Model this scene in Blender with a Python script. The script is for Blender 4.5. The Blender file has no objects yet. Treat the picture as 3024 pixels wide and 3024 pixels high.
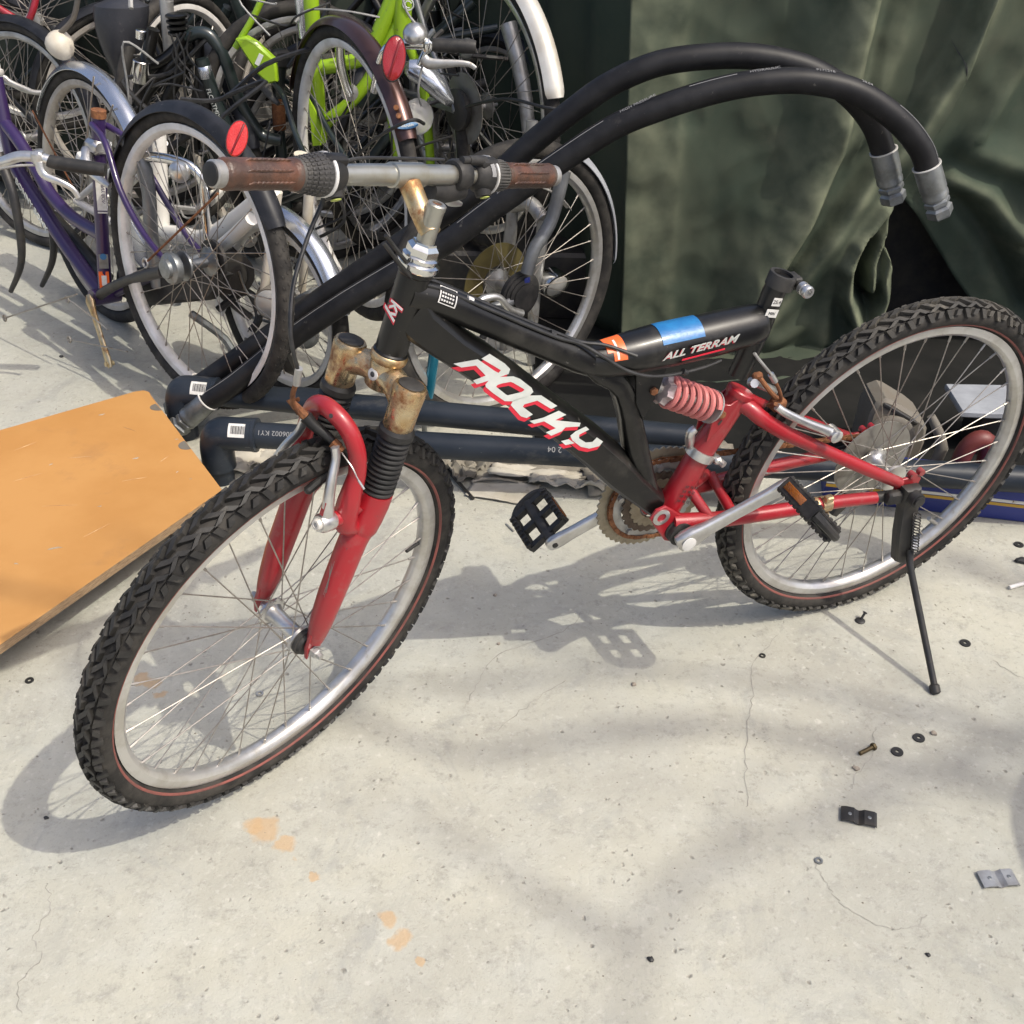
import bpy, bmesh, math, random
from mathutils import Vector, Matrix
random.seed(7)
R=math.radians
S=bpy.context.scene
# ------------------------------------------------------------------ camera
cam=bpy.data.objects.new('camera',bpy.data.cameras.new('camera')); S.collection.objects.link(cam)
cam.data.sensor_width=36; cam.data.lens=1.079*36; cam.data.clip_start=.02; cam.data.clip_end=200
_r=Vector((.9998,.0109,.0157)); _u=Vector((-.0191,.5725,.8197)); _f=Vector((0,.8198,-.5726))
cam.matrix_world=Matrix(((_r.x,_u.x,-_f.x,0),(_r.y,_u.y,-_f.y,0),(_r.z,_u.z,-_f.z,1.3573),(0,0,0,1)))
S.camera=cam
# ------------------------------------------------------------------ sky, sun, exposure
SUN_EL,SUN_AZ=R(55),R(-30)            # direction towards the sun, azimuth from +X
wd=bpy.data.worlds.new('World'); S.world=wd; wd.use_nodes=True
_n=wd.node_tree.nodes; _bg=_n['Background']; _sky=_n.new('ShaderNodeTexSky'); _sky.sky_type='NISHITA'; _sky.sun_disc=False
_sky.sun_elevation=SUN_EL; _sky.sun_rotation=R(90)-SUN_AZ; _sky.air_density=.7; _sky.dust_density=5.0; _sky.ozone_density=1.0
wd.node_tree.links.new(_sky.outputs[0],_bg.inputs[0]); _bg.inputs[1].default_value=.15
sl=bpy.data.lights.new('sun','SUN'); sl.energy=1.8; sl.angle=R(.55); sl.color=(1,.95,.82)
so=bpy.data.objects.new('sun',sl); S.collection.objects.link(so)
_sd=Vector((math.cos(SUN_AZ)*math.cos(SUN_EL),math.sin(SUN_AZ)*math.cos(SUN_EL),math.sin(SUN_EL)))
so.rotation_euler=_sd.to_track_quat('Z','Y').to_euler(); so.location=_sd*8
S.view_settings.view_transform='Standard'; S.view_settings.look='None'; S.view_settings.exposure=.62; S.view_settings.gamma=1
S.view_settings.use_curve_mapping=False
S.render.engine='CYCLES'; S.cycles.max_bounces=6; S.cycles.diffuse_bounces=3; S.cycles.glossy_bounces=3; S.cycles.transmission_bounces=4; S.cycles.transparent_max_bounces=8

# ------------------------------------------------------------------ materials
MATS={}
def mat(name,c,r=.5,m=0.,c2=None,s=20.,lo=.42,hi=.62,c3=None,s3=60.,lo3=.6,hi3=.7,bump=0.,bs=200.,coat=0.,tr=0.,spec=.5,chips=None,r2=None,stretch=None,bd=.002,em=None):
    """procedural surface: base colour, a noise-mixed second colour, a patchy third one (rust, dirt, chips) and a fine bump"""
    M=bpy.data.materials.new(name); M.use_nodes=True; nt=M.node_tree; N=nt.nodes; Lk=nt.links.new
    b=N['Principled BSDF']; tc=N.new('ShaderNodeTexCoord'); co=tc.outputs['Object']
    if stretch:
        mp=N.new('ShaderNodeMapping'); mp.inputs['Scale'].default_value=stretch; Lk(co,mp.inputs[0]); co=mp.outputs[0]
    b.inputs['Roughness'].default_value=r; b.inputs['Metallic'].default_value=m
    if coat: b.inputs['Coat Weight'].default_value=coat; b.inputs['Coat Roughness'].default_value=.12
    b.inputs['Specular IOR Level'].default_value=spec
    if tr: b.inputs['Transmission Weight'].default_value=tr
    b.inputs['Base Color'].default_value=(*c,1)
    out=None
    def noise(sc,det=6,rough=.62):
        n=N.new('ShaderNodeTexNoise'); n.inputs['Scale'].default_value=sc; n.inputs['Detail'].default_value=det; n.inputs['Roughness'].default_value=rough; Lk(co,n.inputs['Vector']); return n.outputs['Fac']
    def ramp(src,a,z):
        q=N.new('ShaderNodeMapRange'); q.inputs[1].default_value=a; q.inputs[2].default_value=z; Lk(src,q.inputs[0]); return q.outputs[0]
    def mix(f,a,z):
        x=N.new('ShaderNodeMix'); x.data_type='RGBA'; Lk(f,x.inputs[0])
        for v,i in ((a,6),(z,7)):
            if isinstance(v,tuple): x.inputs[i].default_value=(*v,1)
            else: Lk(v,x.inputs[i])
        return x.outputs[2]
    cur=c
    if c2: cur=mix(ramp(noise(s),lo,hi),cur,c2)
    if c3:
        f=ramp(noise(s3,8,.7),lo3,hi3); cur=mix(f,cur,c3)
        if r2 is not None:
            q=N.new('ShaderNodeMapRange'); q.inputs[3].default_value=r; q.inputs[4].default_value=r2; Lk(f,q.inputs[0]); Lk(q.outputs[0],b.inputs['Roughness'])
            if m>0:
                q=N.new('ShaderNodeMapRange'); q.inputs[3].default_value=m; q.inputs[4].default_value=m*.25; Lk(f,q.inputs[0]); Lk(q.outputs[0],b.inputs['Metallic'])
    if chips:
        for cc_,sc_,a_,z_ in chips: cur=mix(ramp(noise(sc_,5,.7),a_,z_),cur,cc_)
    if not isinstance(cur,tuple): Lk(cur,b.inputs['Base Color'])
    if bump:
        bp=N.new('ShaderNodeBump'); bp.inputs['Strength'].default_value=bump; bp.inputs['Distance'].default_value=bd; Lk(noise(bs,5,.6),bp.inputs['Height']); Lk(bp.outputs[0],b.inputs['Normal'])
    MATS[name]=M; return M
mat('black_paint',(.004,.004,.004),.34,spec=.4,chips=(((.14,.13,.115),75,.675,.70),((.045,.042,.036),9,.55,.8)),c2=(.009,.0085,.0075),s=14,c3=(.05,.047,.04),s3=55,lo3=.66,hi3=.84,coat=.15,r2=.6,bump=.05,bs=60)
mat('red_paint',(.32,.010,.018),.36,chips=(((.09,.045,.04),60,.66,.70),((.36,.30,.28),95,.70,.72)),c2=(.27,.024,.028),s=9,c3=(.25,.095,.085),s3=24,lo3=.56,hi3=.8,coat=.2,r2=.65,bump=.05,bs=90)
mat('tyre_rubber',(.018,.017,.016),.72,c2=(.045,.041,.036),s=22,c3=(.10,.088,.07),s3=34,lo3=.6,hi3=.85,bump=.25,bs=160,spec=.28)
mat('tread_rubber',(.020,.0195,.0185),.5,c2=(.038,.036,.033),s=26,c3=(.10,.09,.075),s3=70,lo3=.58,hi3=.8,r2=.85,bump=.2,bs=220,spec=.28)
mat('dusty_tread',(.022,.021,.019),.7,c2=(.06,.054,.043),s=6,c3=(.13,.115,.085),s3=26,lo3=.55,hi3=.78,bump=.3,bs=200)
mat('stripe_red',(.235,.072,.058),.75,c2=(.13,.05,.042),s=22,lo=.38,hi=.66)
mat('rim_alloy',(.60,.595,.58),.34,.75,c2=(.47,.455,.42),s=20,c3=(.32,.29,.25),s3=80,lo3=.62,hi3=.8,r2=.6)
mat('old_rim',(.50,.47,.42),.5,.35,c2=(.36,.32,.27),s=12,c3=(.22,.15,.09),s3=40,lo3=.62,hi3=.75,r2=.7)
mat('white_rim',(.72,.71,.68),.4,.1,c2=(.55,.53,.49),s=14,c3=(.3,.24,.17),s3=50,lo3=.66,hi3=.8)
mat('spoke_steel',(.36,.34,.31),.42,.7,c2=(.24,.21,.18),s=30)
mat('dull_spoke',(.34,.32,.29),.45,.7,c2=(.25,.22,.18),s=30)
mat('alloy',(.66,.66,.65),.30,.85,c2=(.52,.51,.49),s=24,c3=(.33,.31,.28),s3=70,lo3=.66,hi3=.8,r2=.6)
mat('dull_alloy',(.44,.44,.43),.45,.7,c2=(.34,.33,.31),s=30,c3=(.2,.17,.13),s3=60,lo3=.62,hi3=.78,r2=.7)
mat('chrome',(.75,.75,.74),.14,1.,c2=(.6,.6,.58),s=30,c3=(.3,.22,.14),s3=70,lo3=.68,hi3=.78,r2=.6)
mat('rusty_chrome',(.60,.50,.33),.26,.9,c2=(.50,.34,.17),s=22,lo=.35,hi=.6,c3=(.20,.075,.022),s3=38,lo3=.5,hi3=.66,r2=.8,bump=.12,bs=160)
mat('gold_chrome',(.60,.49,.30),.32,.85,c2=(.46,.30,.13),s=30,c3=(.20,.07,.02),s3=34,lo3=.50,hi3=.66,r2=.8,bump=.1,bs=200)
mat('bar_metal',(.42,.415,.37),.36,.8,c2=(.36,.34,.28),s=26,c3=(.30,.22,.12),s3=60,lo3=.62,hi3=.78,r2=.6)
mat('rust',(.16,.06,.022),.85,.1,c2=(.26,.11,.045),s=60,c3=(.07,.03,.016),s3=90,lo3=.5,hi3=.7,bump=.4,bs=300)
mat('ring_metal',(.33,.29,.21),.55,.45,c2=(.25,.21,.14),s=30,c3=(.14,.10,.06),s3=55,lo3=.56,hi3=.7,r2=.85,bump=.2,bs=250)
mat('ring_dark',(.13,.10,.075),.7,.4,c2=(.09,.065,.045),s=40,c3=(.2,.17,.13),s3=60,lo3=.58,hi3=.74)
mat('grip_brown',(.110,.047,.027),.38,c2=(.060,.032,.022),s=32,lo=.4,hi=.56,c3=(.075,.062,.050),s3=26,lo3=.5,hi3=.66,bump=.5,bs=110,r2=.7,bd=.003)
mat('dark_plastic',(.022,.022,.022),.5,c2=(.045,.043,.04),s=26,c3=(.10,.093,.08),s3=60,lo3=.62,hi3=.8,bump=.1,bs=300,spec=.28)
mat('dusty_plastic',(.05,.048,.045),.6,c2=(.085,.08,.07),s=26,c3=(.15,.135,.11),s3=60,lo3=.58,hi3=.8,bump=.15,bs=300)
mat('boot_rubber',(.017,.017,.017),.45,c2=(.032,.031,.03),s=26,c3=(.07,.065,.06),s3=60,lo3=.62,hi3=.85,spec=.28)
mat('spring_pink',(.56,.17,.16),.5,c2=(.47,.15,.14),s=30,c3=(.3,.16,.14),s3=50,lo3=.62,hi3=.8)
mat('collar_mauve',(.33,.26,.27),.45,.5,c2=(.45,.40,.39),s=60)
mat('tape_blue',(.010,.125,.33),.35,c2=(.014,.16,.38),s=40,bump=.35,bs=90,coat=.3)
mat('sticker_orange',(.80,.13,.02),.4,coat=.3); mat('decal_white',(.68,.70,.66),.45,c2=(.55,.58,.54),s=18,chips=(((.05,.05,.05),120,.70,.72),)); mat('decal_red',(.62,.02,.045),.42); mat('print_grey',(.24,.24,.24),.6)
mat('label_white',(.70,.69,.66),.6,c2=(.58,.57,.53),s=60); mat('print_black',(.04,.04,.04),.6)
mat('cable_black',(.014,.014,.014),.4,c2=(.03,.03,.03),s=40); mat('cable_grey',(.28,.28,.27),.45,c2=(.2,.2,.19),s=40)
mat('hose_rubber',(.008,.008,.009),.48,chips=(((.07,.066,.06),46,.66,.72),),c2=(.015,.015,.016),s=18,c3=(.05,.047,.043),s3=40,lo3=.62,hi3=.85,bump=.08,bs=500,r2=.65,spec=.28)
mat('zinc',(.27,.285,.29),.42,.8,c2=(.19,.20,.20),s=30,c3=(.2,.18,.14),s3=50,lo3=.55,hi3=.75,r2=.65)
mat('pvc_dark',(.013,.018,.026),.38,chips=(((.12,.12,.12),70,.68,.70),((.06,.06,.06),16,.6,.75)),c2=(.024,.030,.040),s=9,c3=(.07,.07,.068),s3=30,lo3=.6,hi3=.82,stretch=(.5,1,1),r2=.6,bump=.03,bs=60,spec=.28)
mat('board_orange',(.465,.238,.072),.6,c2=(.42,.205,.056),s=4,c3=(.33,.165,.06),s3=7,lo3=.58,hi3=.80,bump=.08,bs=40)
mat('plywood_edge',(.30,.21,.12),.8,c2=(.16,.10,.055),s=60,stretch=(1,1,14),bump=.2,bs=80)
mat('wood_rough',(.30,.20,.10),.85,c2=(.20,.12,.06),s=20,stretch=(8,1,1),bump=.4,bs=60)
mat('canvas_green',(.038,.054,.039),.85,c2=(.062,.072,.050),s=3.2,lo=.36,hi=.7,c3=(.075,.078,.056),s3=5.5,lo3=.54,hi3=.8,spec=.2,bump=.25,bs=420,bd=.001)
mat('canvas_dark',(.022,.032,.024),.85,c2=(.045,.056,.043),s=3,bump=.25,bs=420,bd=.001)
mat('purple_paint',(.030,.014,.070),.34,chips=(((.2,.18,.2),70,.67,.7),),c2=(.028,.014,.062),s=20,c3=(.10,.07,.12),s3=50,lo3=.66,hi3=.8,coat=.4)
mat('white_paint',(.70,.69,.65),.4,chips=(((.2,.12,.06),55,.66,.7),),c2=(.66,.64,.59),s=14,c3=(.34,.25,.16),s3=40,lo3=.66,hi3=.78,coat=.2)
mat('cream_paint',(.62,.58,.49),.5,c2=(.5,.44,.34),s=14,c3=(.25,.14,.07),s3=40,lo3=.62,hi3=.74)
mat('lime_paint',(.27,.44,.016),.38,chips=(((.12,.12,.05),50,.64,.69),),c2=(.27,.45,.014),s=14,c3=(.16,.2,.04),s3=50,lo3=.66,hi3=.8,coat=.3)
mat('brown_fender',(.085,.042,.036),.3,.6,c2=(.065,.034,.030),s=9,coat=.4)
mat('black_fender',(.012,.013,.016),.45,chips=(((.10,.095,.09),60,.66,.70),),c2=(.028,.029,.034),s=9,c3=(.07,.066,.06),s3=50,lo3=.64,hi3=.8,spec=.28)
mat('silver_fender',(.64,.67,.72),.24,.9,c2=(.54,.56,.60),s=10,c3=(.4,.36,.3),s3=40,lo3=.7,hi3=.8,r2=.5)
mat('white_fender',(.68,.66,.60),.35,.35,c2=(.58,.54,.46),s=12,c3=(.35,.26,.12),s3=40,lo3=.64,hi3=.76)
mat('grey_paint',(.20,.21,.22),.4,.5,c2=(.15,.155,.16),s=16,c3=(.1,.09,.08),s3=50,lo3=.62,hi3=.8)
mat('dark_green_paint',(.012,.019,.019),.28,c2=(.02,.028,.027),s=14,c3=(.06,.06,.055),s3=50,lo3=.66,hi3=.8,coat=.4)
mat('saddle_vinyl',(.022,.023,.028),.42,c2=(.035,.036,.042),s=10,c3=(.08,.075,.07),s3=60,lo3=.6,hi3=.8,bump=.2,bs=260)
mat('red_frame',(.30,.018,.03),.35,c2=(.24,.016,.025),s=14,coat=.4); mat('teal_paint',(.012,.13,.20),.25,.4,c2=(.02,.17,.25),s=20,coat=.3)
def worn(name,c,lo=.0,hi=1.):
    """crease fading plus light painted on the folds: mixes in a pale colour where the 'wear' attribute of the mesh is high"""
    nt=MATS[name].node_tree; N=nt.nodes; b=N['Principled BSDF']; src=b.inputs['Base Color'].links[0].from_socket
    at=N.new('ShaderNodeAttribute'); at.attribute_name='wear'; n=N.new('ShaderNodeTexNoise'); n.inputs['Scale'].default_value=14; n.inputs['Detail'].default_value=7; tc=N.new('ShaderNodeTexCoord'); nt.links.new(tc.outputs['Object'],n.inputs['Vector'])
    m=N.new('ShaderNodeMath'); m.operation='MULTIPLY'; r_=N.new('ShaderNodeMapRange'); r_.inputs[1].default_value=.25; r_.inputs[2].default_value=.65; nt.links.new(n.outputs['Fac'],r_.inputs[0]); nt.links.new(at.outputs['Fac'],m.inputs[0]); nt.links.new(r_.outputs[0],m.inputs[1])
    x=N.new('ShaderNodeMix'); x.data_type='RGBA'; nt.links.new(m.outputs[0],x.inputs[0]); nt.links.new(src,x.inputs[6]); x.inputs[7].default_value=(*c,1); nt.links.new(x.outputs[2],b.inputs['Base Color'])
worn('canvas_green',(.18,.195,.130))  # pale colour carries both crease fading and light on the folds
def gem(name,c,e=0):
    M=mat(name,c,.12,coat=.6); nt=M.node_tree; v=nt.nodes.new('ShaderNodeTexVoronoi'); v.inputs['Scale'].default_value=420
    tc=nt.nodes.new('ShaderNodeTexCoord'); b=nt.nodes.new('ShaderNodeBump'); b.inputs['Strength'].default_value=.5; b.inputs['Distance'].default_value=.001
    nt.links.new(tc.outputs['Object'],v.inputs['Vector']); nt.links.new(v.outputs['Distance'],b.inputs['Height']); nt.links.new(b.outputs[0],nt.nodes['Principled BSDF'].inputs['Normal'])
gem('reflector_red',(.50,.010,.006)); gem('reflector_deep',(.27,.006,.008)); mat('reflector_ridge',(.16,.004,.004),.2,coat=.4); gem('reflector_amber',(.22,.07,.010)); gem('reflector_clear',(.75,.75,.73))
mat('lens',(.75,.74,.70),.08,tr=.6); mat('yellow_disc',(.10,.082,.026),.5,c2=(.07,.055,.02),s=20); mat('clear_disc',(.27,.26,.23),.4,c2=(.17,.155,.13),s=20,tr=.25)
mat('paper',(.50,.47,.40),.9,c2=(.42,.385,.31),s=12,c3=(.2,.17,.12),s3=30,lo3=.6,hi3=.76,bump=.3,bs=30)
mat('paper_dark',(.24,.22,.18),.9,c2=(.15,.135,.11),s=12,bump=.3,bs=30)
mat('pebble',(.30,.26,.21),.9,c2=(.2,.17,.14),s=60,bump=.3,bs=200); mat('machine_beige',(.15,.138,.115),.7,c2=(.14,.12,.095),s=14,c3=(.08,.06,.045),s3=30,lo3=.6,hi3=.75)
mat('blue_paint',(.022,.036,.20),.45,c2=(.03,.044,.23),s=10); mat('yellow_line',(.50,.30,.04),.5); mat('stone_white',(.24,.255,.28),.7,c2=(.30,.32,.35),s=14,bump=.3,bs=40)
mat('old_red',(.15,.03,.027),.5,c2=(.14,.03,.025),s=14); mat('dark_steel',(.028,.028,.029),.5,.3,c2=(.05,.046,.04),s=18,c3=(.1,.07,.045),s3=40,lo3=.62,hi3=.78)
mat('shade_black',(.008,.0085,.008),.9,c2=(.014,.014,.013),s=6,spec=.2,c3=(.03,.028,.024),s3=30,lo3=.62,hi3=.8); mat('washer_black',(.02,.02,.02),.5); mat('bracket_grey',(.36,.37,.38),.45,.5,c2=(.28,.28,.28),s=40,c3=(.14,.06,.04),s3=30,lo3=.62,hi3=.72)  # first one is near black, painting the floor's shade under the canvas
mat('bark',(.12,.10,.08),.9,c2=(.07,.055,.045),s=14,bump=.5,bs=30); mat('leaf_green',(.07,.10,.03),.6,c2=(.05,.075,.02),s=3)

def concrete():
    M=bpy.data.materials.new('concrete'); M.use_nodes=True; nt=M.node_tree; N=nt.nodes; Lk=nt.links.new; b=N['Principled BSDF']
    tc=N.new('ShaderNodeTexCoord'); co=tc.outputs['Object']
    def noise(sc,det=8,ro=.6,dist=0): 
        n=N.new('ShaderNodeTexNoise'); n.inputs['Scale'].default_value=sc; n.inputs['Detail'].default_value=det; n.inputs['Roughness'].default_value=ro; n.inputs['Distortion'].default_value=dist; Lk(co,n.inputs['Vector']); return n.outputs['Fac']
    def rng(src,a,z,c=0,d=1):
        q=N.new('ShaderNodeMapRange'); q.inputs[1].default_value=a; q.inputs[2].default_value=z; q.inputs[3].default_value=c; q.inputs[4].default_value=d; Lk(src,q.inputs[0]); return q.outputs[0]
    def mth(op,a,bb):
        q=N.new('ShaderNodeMath'); q.operation=op
        for v,i in ((a,0),(bb,1)):
            if isinstance(v,(int,float)): q.inputs[i].default_value=v
            else: Lk(v,q.inputs[i])
        return q.outputs[0]
    def mix(f,a,z,mode='MIX'):
        x=N.new('ShaderNodeMix'); x.data_type='RGBA'; x.blend_type=mode
        if isinstance(f,(int,float)): x.inputs[0].default_value=f
        else: Lk(f,x.inputs[0])
        for v,i in ((a,6),(z,7)):
            if isinstance(v,tuple): x.inputs[i].default_value=(*v,1)
            else: Lk(v,x.inputs[i])
        return x.outputs[2]
    c=mix(rng(noise(2.3,6,.6,.4),.36,.66),(.445,.436,.362),(.35,.345,.298))
    c=mix(rng(noise(9,8,.66),.45,.72),c,(.44,.44,.385))
    c=mix(rng(noise(5.2,8,.7,.8),.57,.74),c,(.275,.280,.255))
    c=mix(rng(noise(24,8,.78),.53,.70,0,.75),c,(.255,.25,.22))
    c=mix(rng(noise(3.6,9,.78,1.6),.55,.66,0,.6),c,(.30,.305,.28))
    c=mix(rng(noise(52,6,.7),.56,.70,0,.6),c,(.235,.23,.20))
    c=mix(rng(noise(150,4,.7),.58,.72,0,.7),c,(.22,.205,.18))
    c=mix(rng(noise(75,5,.65),.57,.70,0,.65),c,(.54,.53,.47))
    c=mix(rng(noise(1.1,4,.55),.5,.68,0,.45),c,(.335,.335,.30))
    # dark pits
    wp_=N.new('ShaderNodeTexNoise'); wp_.inputs['Scale'].default_value=95; wp_.inputs['Detail'].default_value=4; Lk(co,wp_.inputs['Vector'])
    wq=N.new('ShaderNodeVectorMath'); wq.operation='MULTIPLY_ADD'; wq.inputs[1].default_value=(.012,.012,0); Lk(wp_.outputs['Color'],wq.inputs[0]); Lk(co,wq.inputs[2])
    v=N.new('ShaderNodeTexVoronoi'); v.inputs['Scale'].default_value=26; Lk(wq.outputs[0],v.inputs['Vector'])
    pit=mth('MULTIPLY',rng(v.outputs['Distance'],.03,.11,.8,0),rng(noise(9,3),.44,.54))
    v2=N.new('ShaderNodeTexVoronoi'); v2.inputs['Scale'].default_value=64; Lk(wq.outputs[0],v2.inputs['Vector'])
    pit=mth('MAXIMUM',pit,mth('MULTIPLY',rng(v2.outputs['Distance'],.05,.2,.6,0),rng(noise(14,3),.52,.60)))
    c=mix(mth('MULTIPLY',pit,.7),c,(.17,.16,.14))
    # orange drips at their own places
    wob=N.new('ShaderNodeTexNoise'); wob.inputs['Scale'].default_value=45; wob.inputs['Detail'].default_value=4; Lk(co,wob.inputs['Vector'])
    def vm(op,a,bb):
        q=N.new('ShaderNodeVectorMath'); q.operation=op
        for w_,i in ((a,0),(bb,1)):
            if isinstance(w_,tuple): q.inputs[i].default_value=w_
            else: Lk(w_,q.inputs[i])
        return q
    wsc=vm('SCALE',vm('SUBTRACT',wob.outputs['Color'],(.5,.5,.5)).outputs[0],(0,0,0)); wsc.inputs['Scale'].default_value=.03
    wco=vm('ADD',co,wsc.outputs[0]).outputs[0]
    for x,y,r_ in [(-.366,1.093,.026),(-.382,1.097,.018),(-.330,1.065,.018),(-.312,1.04,.006),(-.276,1.01,.009),(-.162,.943,.016),(-.143,.909,.016),(-.111,.875,.009),(-.642,1.411,.016),(-.62,1.402,.015),(-.60,1.372,.012)]:
        d=vm('DISTANCE',wco,(x,y,0)).outputs['Value']
        c=mix(rng(d,r_*.72,r_*1.08,.72,0),c,(.46,.315,.17))
    c=mix(mth('MULTIPLY',pit,.55),c,(.17,.15,.12))
    b.inputs['Roughness'].default_value=.88; Lk(c,b.inputs['Base Color'])
    h=mth('ADD',mth('MULTIPLY',noise(30,8,.7),.7),mth('ADD',mth('MULTIPLY',noise(190,5,.7),.3),mth('MULTIPLY',pit,-.7)))
    bp=N.new('ShaderNodeBump'); bp.inputs['Strength'].default_value=.8; bp.inputs['Distance'].default_value=.004; Lk(h,bp.inputs['Height']); Lk(bp.outputs[0],b.inputs['Normal'])
    MATS['concrete']=M
concrete()

# ------------------------------------------------------------------ mesh helpers
V=Vector
def basis(d,hint=None):
    d=V(d).normalized(); h=V(hint) if hint is not None else (V((0,0,1)) if abs(d.z)<.9 else V((1,0,0)))
    a=h-d*h.dot(d)
    if a.length<1e-6: a=V((1,0,0))-d*d.x
    a.normalize(); return a,d.cross(a)
def smooth(pts,k=6):
    pts=[V(p) for p in pts]; out=[]
    for i in range(len(pts)-1):
        p0=pts[max(i-1,0)];p1=pts[i];p2=pts[i+1];p3=pts[min(i+2,len(pts)-1)]
        for j in range(k):
            t=j/k; out.append(.5*((2*p1)+(p2-p0)*t+(2*p0-5*p1+4*p2-p3)*t*t+(3*p1-p0-3*p2+p3)*t**3))
    return out+[pts[-1]]
def lerps(vals,k): 
    out=[]
    for i in range(len(vals)-1): out+=[vals[i]+(vals[i+1]-vals[i])*j/k for j in range(k)]
    return out+[vals[-1]]
class MB:
    def __init__(s): s.v=[]; s.f=[]
    def ring(s,pts): i=len(s.v); s.v+=[tuple(p) for p in pts]; return list(range(i,i+len(pts)))
    def bridge(s,a,b):
        n=len(a)
        for i in range(n): s.f.append((a[i],a[(i+1)%n],b[(i+1)%n],b[i]))
    def loft(s,rings,cap=True,closed=False):
        ids=[s.ring(r) for r in rings]
        for a,b in zip(ids,ids[1:]): s.bridge(a,b)
        if closed: s.bridge(ids[-1],ids[0])
        elif cap: s.f.append(tuple(reversed(ids[0]))); s.f.append(tuple(ids[-1]))
        return s
    def tube(s,pts,r,n=10,closed=False,cap=True,k=0,asp=1.,hint=None):
        if k:
            if isinstance(r,(list,tuple)): r=lerps(list(r),k)
            pts=smooth(pts,k)
        pts=[V(p) for p in pts]; m=len(pts); rs=r if isinstance(r,(list,tuple)) else [r]*m
        rings=[]; a=None
        for i in range(m):
            d=(pts[(i+1)%m]-pts[i-1]) if closed else (pts[min(i+1,m-1)]-pts[max(i-1,0)])
            if d.length<1e-9: d=V((0,0,1))
            d.normalize()
            if a is None or hint is not None: a,_=basis(d,hint)
            else:
                a=a-d*a.dot(d); a.normalize()
            b=d.cross(a)
            rings.append([pts[i]+(a*math.cos(t)*asp+b*math.sin(t))*rs[i] for t in [2*math.pi*j/n for j in range(n)]])
        return s.loft(rings,cap,closed)
    def rod(s,a,b,r,n=10,r2=None): return s.tube([a,b],[r,r if r2 is None else r2],n)
    def lathe(s,c,ax,prof,n=20,hint=None,cap=True,closed=False):
        """prof: (distance along axis, radius)"""
        c=V(c); ax=V(ax).normalized(); a,b=basis(ax,hint)
        rings=[[c+ax*t+(a*math.cos(q)+b*math.sin(q))*max(r,1e-5) for q in [2*math.pi*j/n for j in range(n)]] for t,r in prof]
        return s.loft(rings,cap,closed)
    def box(s,c,sz,ux=(1,0,0),uy=(0,1,0),ch=0.):
        c=V(c);ux=V(ux).normalized();uy=V(uy);uy=(uy-ux*uy.dot(ux)).normalized();uz=ux.cross(uy)
        x,y,z=[q/2 for q in sz]; ch=min(ch,x*.9,y*.9,z*.9)
        def sec(xx,ins): 
            yy,zz=y-ins,z-ins
            if ch: pts=[(yy-ch,-zz),(yy,-zz+ch),(yy,zz-ch),(yy-ch,zz),(-yy+ch,zz),(-yy,zz-ch),(-yy,-zz+ch),(-yy+ch,-zz)]
            else: pts=[(yy,-zz),(yy,zz),(-yy,zz),(-yy,-zz)]
            return [c+ux*xx+uy*p+uz*q for p,q in pts]
        if ch: return s.loft([sec(-x,ch*.7),sec(-x+ch,0),sec(x-ch,0),sec(x,ch*.7)])
        return s.loft([sec(-x,0),sec(x,0)])
    def prism(s,poly,o,ux,uy,t,ch=0.):
        """polygon in the plane (o,ux,uy), thickness t centred on it"""
        o=V(o);ux=V(ux);uy=V(uy);nz=ux.cross(uy).normalized()
        def rg(z,ins):
            if not ins: return [o+ux*p[0]+uy*p[1]+nz*z for p in poly]
            n=len(poly); ar=sum(poly[i-1][0]*poly[i][1]-poly[i][0]*poly[i-1][1] for i in range(n)); sg=1 if ar>0 else -1; out=[]
            for i in range(n):
                a=V((*poly[i-1],0));b=V((*poly[i],0));cc=V((*poly[(i+1)%n],0))
                d1=(b-a).normalized();d2=(cc-b).normalized(); n1=V((-d1.y,d1.x,0))*sg;n2=V((-d2.y,d2.x,0))*sg; m=(n1+n2)
                m=m.normalized()*ins if m.length>1e-4 else n1*ins
                out.append(o+ux*(b.x+m.x)+uy*(b.y+m.y)+nz*z)
            return out
        if ch: return s.loft([rg(-t/2,ch),rg(-t/2+ch,0),rg(t/2-ch,0),rg(t/2,ch)])
        return s.loft([rg(-t/2,0),rg(t/2,0)])
    def revolve(s,prof,n=72,a0=0.,a1=2*math.pi):
        """closed section (radius, y) swept about the Y axis"""
        full=abs(a1-a0-2*math.pi)<1e-6; m=n if full else n+1
        rings=[[(r*math.cos(a0+(a1-a0)*i/n),y,r*math.sin(a0+(a1-a0)*i/n)) for r,y in prof] for i in range(m)]
        return s.loft(rings,True,full)
    def quadgrid(s,fn,nu,nv):
        i0=len(s.v)
        for j in range(nv+1):
            for i in range(nu+1): s.v.append(tuple(fn(i/nu,j/nv)))
        for j in range(nv):
            for i in range(nu): a=i0+j*(nu+1)+i; s.f.append((a,a+1,a+nu+2,a+nu+1))
        return s
    def mesh(s,name,m,ang=40,flat=False):
        me=bpy.data.meshes.new(name); me.from_pydata(s.v,[],s.f); me.update()
        bm=bmesh.new(); bm.from_mesh(me); bmesh.ops.recalc_face_normals(bm,faces=bm.faces); bm.to_mesh(me); bm.free()
        me.materials.append(MATS[m] if isinstance(m,str) else m)
        if not flat:
            me.shade_smooth(); me.set_sharp_from_angle(angle=R(ang))
        return me
def link(name,me,parent=None,M=None):
    o=bpy.data.objects.new(name,me); S.collection.objects.link(o)
    if parent is not None: o.parent=parent
    if M is not None: o.matrix_local=M
    return o
def part(name,mb,m,parent,M=None,ang=40,**kw):
    o=link(name,mb.mesh(name,m,ang),parent,M)
    for k,v in kw.items(): o[k]=v
    return o
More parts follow.
